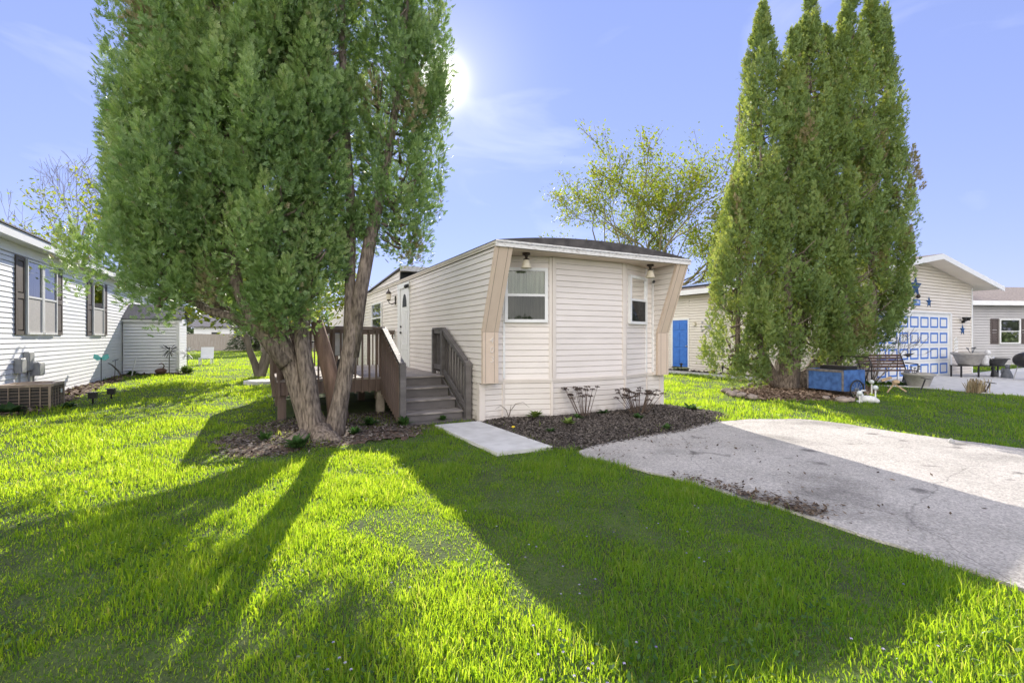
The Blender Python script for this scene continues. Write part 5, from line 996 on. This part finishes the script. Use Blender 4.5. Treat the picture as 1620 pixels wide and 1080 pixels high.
# --- blue garden cart
A, B = Vector((7.98, 12.55, .235)), Vector((8.33, 11.48, .235)); ax = (B-A).normalized(); rot = math.atan2(ax.y, ax.x); mid = (A+B)/2; HLN = (B-A).length/2
ct2 = thing('garden_cart', 'blue wooden garden cart on two black spoked wheels beside the arborvitae', 'cart', p=(mid.x, mid.y, 0), rot=rot)
def wheel(x):
    y0 = 0; mb = MB(); r_ = .235; mb.tube([(x, r_*.93*math.cos(a), .235+r_*.93*math.sin(a)) for a in np.linspace(0, 6.2832, 33)], .017, 8, caps=False); wh = mb.build('wheel', 'rubber', ct2, True)
    mb = MB()
    for k in range(14): a = k*math.pi/7; mb.tube([(x+.02*(-1)**k, .02*math.cos(a), .235+.02*math.sin(a)), (x, .205*math.cos(a), .235+.205*math.sin(a))], .0035, 4)
    mb.build('spokes', 'steel', wh); MB().tube([(x-.04, 0, .235), (x+.04, 0, .235)], .025, 10).build('hub', 'steel', wh)
wheel(-HLN+.02); wheel(HLN-.02)
# tub: x along the axle (right end nearest the camera), y towards the back right
x0, x1, y0, y1, z0, z1 = -HLN+.10, HLN-.10, -.34, .36, .19, .70
mb = MB(); mb.prism([(x0, y0), (x1, y0), (x1, y1), (x0, y1)], lambda p: (p[0], p[1]*.85, z0), lambda p: (p[0], p[1], z0+.03))
for a, b in (((x0, y0), (x1, y0)), ((x1, y0), (x1, y1)), ((x1, y1), (x0, y1)), ((x0, y1), (x0, y0))):
    mb.bar((a[0], a[1], (z0+z1)/2), (b[0], b[1], (z0+z1)/2), .03, z1-z0)
mb.build('tub', 'bluecart', ct2)
MB().bar((x0-.01, y0-.022, z1-.03), (x1+.01, y0-.022, z1-.03), .014, .06).bar((x1-.0, y0-.025, z0), (x1-.0, y0-.025, z1), .05, .02).bar((x0, y0-.025, z0), (x0, y0-.025, z1), .05, .02).build('metal_edging', 'cartedge' if 'cartedge' in M else M.setdefault('cartedge', mat('weathered_dark_edge', (.20, .18, .17), (.10, .09, .085), scale=14, rough=.7)), ct2)
MB().box(x0+.03, x1-.03, y0+.03, y1-.03, z1-.06, z1-.05).build('soil', 'mulch', ct2)
MB().tube([(x1-.02, y1+.02, .35), (x1-.02, y1+.25, .86), (x1-.12, y1+.30, 1.0), (x0+.12, y1+.30, 1.0), (x0+.02, y1+.25, .86), (x0+.02, y1+.02, .35)], .014, 8).build('handle', 'black', ct2, True)
MB().bar((x1+.01, y1-.05, .0), (x1+.01, y1-.05, .36), .02, .03).bar((x0-.01, y1-.05, .0), (x0-.01, y1-.05, .36), .02, .03).build('prop_leg', 'black', ct2)
MB().tube([(-HLN, 0, .235), (HLN, 0, .235)], .012, 8).build('axle', 'black', ct2)
t = thing('black_planter', 'shallow black trough sitting inside the blue cart', 'planter', p=(mid.x, mid.y, z1-.05), rot=rot); MB().box(x0+.12, x1-.12, y0+.25, y1-.08, 0, .13).build('trough', 'black', t); MB().box(x0+.14, x1-.14, y0+.27, y1-.10, .131, .133).build('soil', 'mulch', t)
# --- plaster animals, globes, ornaments
def globe(label, px, py, h):
    t = thing('solar_globe', label, 'garden light', p=gr(px, py), group='white solar globe lights by the cart'); MB().tube([(0, 0, 0), (0, 0, h)], .016, 8).build('stake', 'white', t); MB().blob((0, 0, h+.05), .06, .06, .06, 1, 0, 2).build('globe', 'globe' if 'globe' in M else M.setdefault('globe', mat('pale_globe', (.62, .66, .66), scale=9, rough=.15)), t, True)
globe('white globe light, leftmost, before the cart wheel', 1360, 637, .17); globe('white globe light, tallest, behind the plaster rabbit', 1379, 624, .28); globe('white globe light, rightmost, in the grass past the rabbit', 1385, 634, .26)
t = thing('plaster_rabbit', 'white plaster animal lying in the grass before the cart', 'statue', p=gr(1374, 637), rot=-.7)
MB().blob((0, 0, .10), .24, .12, .11, 3, .12, 3).blob((-.22, .02, .20), .10, .08, .09, 4, .08, 2).tube([(-.24, .05, .26), (-.16, .07, .33), (-.06, .08, .34)], [.03, .03, .012], 8).tube([(-.24, -.02, .26), (-.17, -.03, .33), (-.08, -.05, .35)], [.03, .03, .012], 8).blob((.22, 0, .07), .07, .06, .06, 5, .1, 2).tube([(-.15, -.08, .04), (-.3, -.10, .03)], [.04, .03], 8).build('body', 'statue', t, True)
t.scale = (.72, .72, .8)
t = thing('wooden_bird', 'bare wood stick bird on a leaning stake in the grass', 'ornament', p=gr(1403, 621), rot=-.4)
MB().bar((.0, 0, 0), (.16, 0, .26), .03, .03).build('stake', 'rawwood', t); MB().bar((-.12, 0, .32), (.10, 0, .42), .07, .06).bar((.12, 0, .28), (.42, 0, .05), .03, .035).blob((.2, 0, .30), .09, .05, .06, 1, .1, 2).build('body', 'rawwood', t)
t = thing('park_bench', 'garden bench with rusty brown slatted back facing the lawn', 'bench', p=gr(1407, 607), rot=.1)
for k in range(5): MB().box(-.82, .82, .26+.035*k, .28+.035*k, .50+.09*k, .57+.09*k).build('back_slat', 'benchwood', t)
for k in range(4): MB().box(-.80, .80, -.20+k*.11, -.12+k*.11, .42, .445).build('seat_slat', 'benchwood', t)
for s in (-.80, .80): MB().tube([(s, -.2, 0), (s, -.2, .42), (s, .22, .42), (s, .28, .60), (s, .44, .98)], .022, 8).tube([(s, .24, .42), (s, .34, 0)], .022, 8).tube([(s, -.2, .42), (s, -.2, .64), (s, .24, .66)], .018, 8).build('bench_end', 'black', t)
def urn(name, label, p, r, h, m='pot', plant=None, n=40):
    t = thing(name, label, 'planter', p=p); MB().lathe([(0, .0), (r*.62, 0), (r*.70, h*.12), (r*.95, h*.80), (r*1.10, h*.86), (r*1.12, h), (r*.98, h), (r*.93, h*.88), (0, h*.86)], (0, 0, 0), n, .03).build('pot_body', m, t, True); MB().lathe([(0, h*.865), (r*.93, h*.885)], n=20).build('soil', 'mulch', t)
    return t
urn('ribbed_planter', 'large ribbed pale planter on the patio right of the bench', gr(1453, 612), .36, .42)
def stalks(label, p, h, seed):
    t = thing('potted_stalks', label, 'plant', p=p); rs = np.random.RandomState(seed); mb = MB(); tp = []
    for k in range(5): a = rs.uniform(0, 6.28); q = (math.cos(a)*.14, math.sin(a)*.1, h*rs.uniform(.6, 1)); mb.tube([(0, 0, -.06), q], [.012, .008], 5); mb.blob(q, .05, .03, .025, k, .3, 1)
    mb.build('stalks', 'statuegrey', t)
stalks('dead grey stalks standing in the large ribbed planter', up(gr(1453, 612)+Vector((-.14, 0, 0)), .38), .28, 4)
pt = thing('pot_table', 'low black metal stand carrying the pots beside the garage', 'table', p=gr(1550, 597), rot=.05)
MB().box(-.95, .95, -.22, .22, .43, .46).build('top', 'black', pt)
for x, y in ((-.92, -.19), (-.25, -.19), (.30, -.19), (.92, -.19), (-.92, .19), (.92, .19)): MB().box(x-.02, x+.02, y-.02, y+.02, 0, .43).build('leg', 'black', pt)
tz = gr(1550, 597)
urn('ribbed_planter', 'large ribbed white planter on the black stand', tz+Vector((-.42, 0, .462)), .44, .46); stalks('dark stalks in the ribbed planter on the black stand', tz+Vector((-.30, 0, .90)), .26, 9)
urn('dark_planter', 'wide dark grey planter on the right of the black stand', tz+Vector((.55, 0, .462)), .36, .26, 'potdark')
t = thing('cherub_statue', 'white plaster cherub leaning between the pots on the stand', 'statue', p=tz+Vector((.08, -.1, .462)))
MB().tube([(0, 0, 0), (0, 0, .12), (.02, 0, .26), (.06, 0, .36)], [.13, .12, .12, .07], 14).blob((.10, -.02, .46), .085, .085, .10, 2, .08, 3).tube([(.04, -.08, .32), (.18, -.10, .24), (.28, -.06, .30)], [.045, .04, .03], 8).blob((-.06, .06, .32), .12, .04, .10, 5, .2, 2).build('body', 'statue', t, True)
t = thing('angel_statue', 'small dark grey kneeling angel statue on the patio', 'statue', p=gr(1593, 599)); MB().tube([(0, 0, 0), (0, 0, .12), (0, 0, .28), (0, .01, .38)], [.17, .16, .10, .05], 14).blob((0, -.01, .44), .065, .065, .075, 2, .06, 3).blob((-.09, .06, .26), .08, .03, .13, 3, .2, 2).blob((.09, .06, .26), .08, .03, .13, 4, .2, 2).build('body', 'statuegrey', t, True)
for lb, px, py, s, m in (('black and white stone dog sitting by the large planter', 1438, 611, 1.0, 'statuegrey'), ('dark stone cat under the pot stand', 1573, 597, .8, 'potdark')):
    t = thing('animal_statue', lb, 'statue', p=gr(px, py), rot=.3); MB().tube([(.02, 0, 0), (.02, 0, .12*s), (-.02, 0, .26*s), (-.06, 0, .36*s)], [.14*s, .14*s, .10*s, .06*s], 14).blob((-.10*s, 0, .42*s), .09*s, .07*s, .07*s, 1, .06, 3).blob((-.18*s, 0, .40*s), .05*s, .04*s, .035*s, 2, .05, 2).tube([(-.08, .04, 0), (-.07, .04, .22*s)], [.035*s, .03*s], 8).tube([(-.08, -.04, 0), (-.07, -.04, .22*s)], [.035*s, .03*s], 8).tube([(-.06*s, .05*s, .46*s), (-.05*s, .06*s, .53*s)], [.025*s, .006], 6).tube([(-.06*s, -.05*s, .46*s), (-.05*s, -.06*s, .53*s)], [.025*s, .006], 6).tube([(.13, 0, .03), (.25*s, .05, .05), (.3*s, .1, .12)], [.025, .02, .01], 6).build('body', m, t, True)
    if m == 'statuegrey': MB().blob((-.07, -.06, .16), .05, .05, .10, 1, .1, 2).build('white_chest', 'statue', t, True)
def spot(label, px, py, h, lean):
    t = thing('solar_spike', label, 'garden light', p=gr(px, py)); MB().tube([(0, 0, 0), (lean, 0, h)], .018, 8).build('stake', 'black', t); MB().bar((lean-.09, 0, h+.04), (lean+.13, 0, h+.005), .09, .02).build('solar_panel', 'potdark', t)
spot('black solar light leaning at the patio edge before the large planter', 1457, 617, .30, .12); spot('black solar light leaning beside the dry grass clump', 1558, 622, .26, .14)
for k, (u, w, lb) in enumerate(((11.95, 9.6, 'small black path light furthest left along the border below the blue door'), (11.95, 8.1, 'small black path light right before the blue door'), (11.95, 6.6, 'small black path light along the border right of the blue door'), (11.95, 4.6, 'small black path light nearest the arborvitae'))):
    t = thing('path_light', lb, 'garden light', u, w, 0, group='path lights below the blue door'); MB().tube([(u, w, 0), (u, w, .3)], .014, 6).lathe([(.03, .26), (.04, .36), (.09, .37), (.02, .43), (0, .43)], (u, w, 0), 10).build('post', 'black', t)
t = thing('shepherd_hook', 'thin rusty shepherd hook standing behind the bench', 'hook', p=gr(1419, 607)); MB().tube([(0, 0, 0), (.05, 0, 1.35), (.09, 0, 1.52), (.2, 0, 1.58), (.33, 0, 1.5), (.36, 0, 1.42)], .010, 6).build('rod', 'black', t, True)
t = thing('bird_feeder', 'small black hanging ornament under the shepherd hook', 'ornament', p=gr(1419, 607)+Vector((.36, 0, .86))); MB().tube([(0, 0, .56), (0, 0, .1)], .006, 5).build('chain', 'black', t); MB().blob((0, 0, .06), .08, .06, .06, 1, .1, 2).tube([(-.07, 0, .07), (-.2, 0, .05)], [.03, .01], 6).tube([(.06, 0, .08), (.2, 0, .12)], [.03, .01], 6).build('bird', 'black', t, True)
kg = thing('kettle_grill', 'round black kettle grill at the right edge of the patio', 'grill', p=gr(1624, 603)); MB().blob((0, 0, .72), .34, .34, .27, 1, 0, 3).build('bowl', 'black', kg, True)
for a in (.5, 2.6, 4.7): MB().tube([(.2*math.cos(a), .2*math.sin(a), .55), (.33*math.cos(a), .33*math.sin(a), 0)], .016, 6).build('leg', 'steel', kg)
# edging and slab below the blue door
o = MB(); o.box(11.82, 11.9, 2.2, 14, -.02, .10); eg = thing('bed_edging', 'low concrete edging along the border of the garage house', 'edging', 11.86, 8); o.build('curb', 'concrete', eg)
# --- left garden ornaments
t = thing('butterfly_stake', 'teal glass butterfly on a thin stake before the white house', 'ornament', -7.75, 11.2); c = (-7.75, 11.2)
MB().tube([(c[0], c[1], 0), (c[0], c[1], .86)], .012, 6).build('stake', 'black', t)
for s in (-1, 1): MB().prism([(0, .80), (.10, .78), (.19, .86), (.17, .98), (.09, .96), (0, .88)], lambda p: (c[0]+s*p[0], c[1]-.02*p[0], p[1]), lambda p: (c[0]+s*p[0], c[1]+.01, p[1])).build('wing', 'teal', t)
t = thing('plain_stake', 'thin bare dark stake standing right of the teal butterfly', 'stake', -7.6, 12.0); MB().tube([(-7.6, 12.0, 0), (-7.58, 12.0, .75)], .010, 6).tube([(-7.66, 12, .72), (-7.5, 12, .78)], .01, 5).build('rod', 'black', t)
def metal_flower(label, u, w, h, r, m, seed):
    t = thing('metal_flower', label, 'ornament', u, w, 0, group='metal flower stakes'); rs = np.random.RandomState(seed); MB().tube([(u, w, 0), (u, w, h)], .014, 6).build('stake', 'black' if m != 'statue' else 'steel', t); mb = MB()
    for k in range(34):
        d = rs.normal(0, 1, 3); d /= np.linalg.norm(d); d[1] *= .6; a = Vector((u, w, h))+Vector(d)*r*.35; b = Vector((u, w, h))+Vector(d)*r; mb.bar(a, b, .035, .012)
    mb.build('petals', m, t)
metal_flower('dark metal burst flower on a stake before the shed', -6.65, 15.5, .98, .33, 'potdark', 3); metal_flower('pale lilac metal burst flower at the sunlit shed corner', -6.1, 15.9, .85, .30, 'statue', 4)
t = thing('iron_bird', 'dark iron bird with a curled neck in the shed border', 'ornament', -6.95, 15.7); MB().blob((-6.95, 15.7, .14), .20, .12, .12, 2, .2, 2).tube([(-6.9, 15.7, .2), (-6.84, 15.7, .36), (-6.92, 15.7, .46), (-7.02, 15.7, .42)], [.03, .02, .018, .015], 6).build('body', 'benchwood', t, True)
for lb, u, w in (('black solar lamp at the left house border, nearer the air conditioner', -6.75, 6.3), ('black solar lamp at the left house border, further from the air conditioner', -6.6, 7.1)):
    t = thing('border_lamp', lb, 'garden light', u, w); MB().tube([(u, w, 0), (u, w, .12)], .02, 6).box(u-.07, u+.07, w-.07, w+.07, .12, .24).box(u-.09, u+.09, w-.09, w+.09, .241, .26).build('head', 'black', t)
t = thing('driftwood', 'bent dark branch leaning on the white wall by the shed', 'branch', -8.0, 14.6); MB().tube([(-7.95, 14.7, 0), (-8.05, 14.5, .28), (-8.15, 14.2, .5), (-8.2, 13.95, .58)], [.03, .028, .022, .012], 6).build('limb', 'barkgrey', t); 
t = thing('white_pole', 'short white pole leaning in the corner by the shed', 'pole', -7.75, 15.3); MB().tube([(-7.8, 15.3, 0), (-7.68, 15.35, .72)], .02, 6).build('rod', 'white', t)
lc = thing('lawn_chair', 'small white lawn chair far out on the back lawn', 'chair', p=gr(326, 577), rot=.4)
MB().box(-.3, .3, -.28, .28, .34, .38).build('seat', 'white', lc); MB().prism([(.27, .38), (.31, .38), (.47, .95), (.43, .95)], lambda p: (-.3, p[0], p[1]), lambda p: (.3, p[0], p[1])).build('backrest', 'white', lc)
for x, y in ((-.27, -.25), (.27, -.25), (-.27, .25), (.27, .25)): MB().box(x-.025, x+.025, y-.025, y+.025, 0, .34).build('leg', 'white', lc)
for k, (px, py) in enumerate(((1505, 703),)):
    t = thing('sprinkler_head', 'tiny grey object standing in the grass at the driveway edge', 'ornament', p=gr(px, py)); MB().lathe([(.03, 0), (.035, .05), (.02, .08), (0, .09)], n=8).build('cap', 'greybox', t)
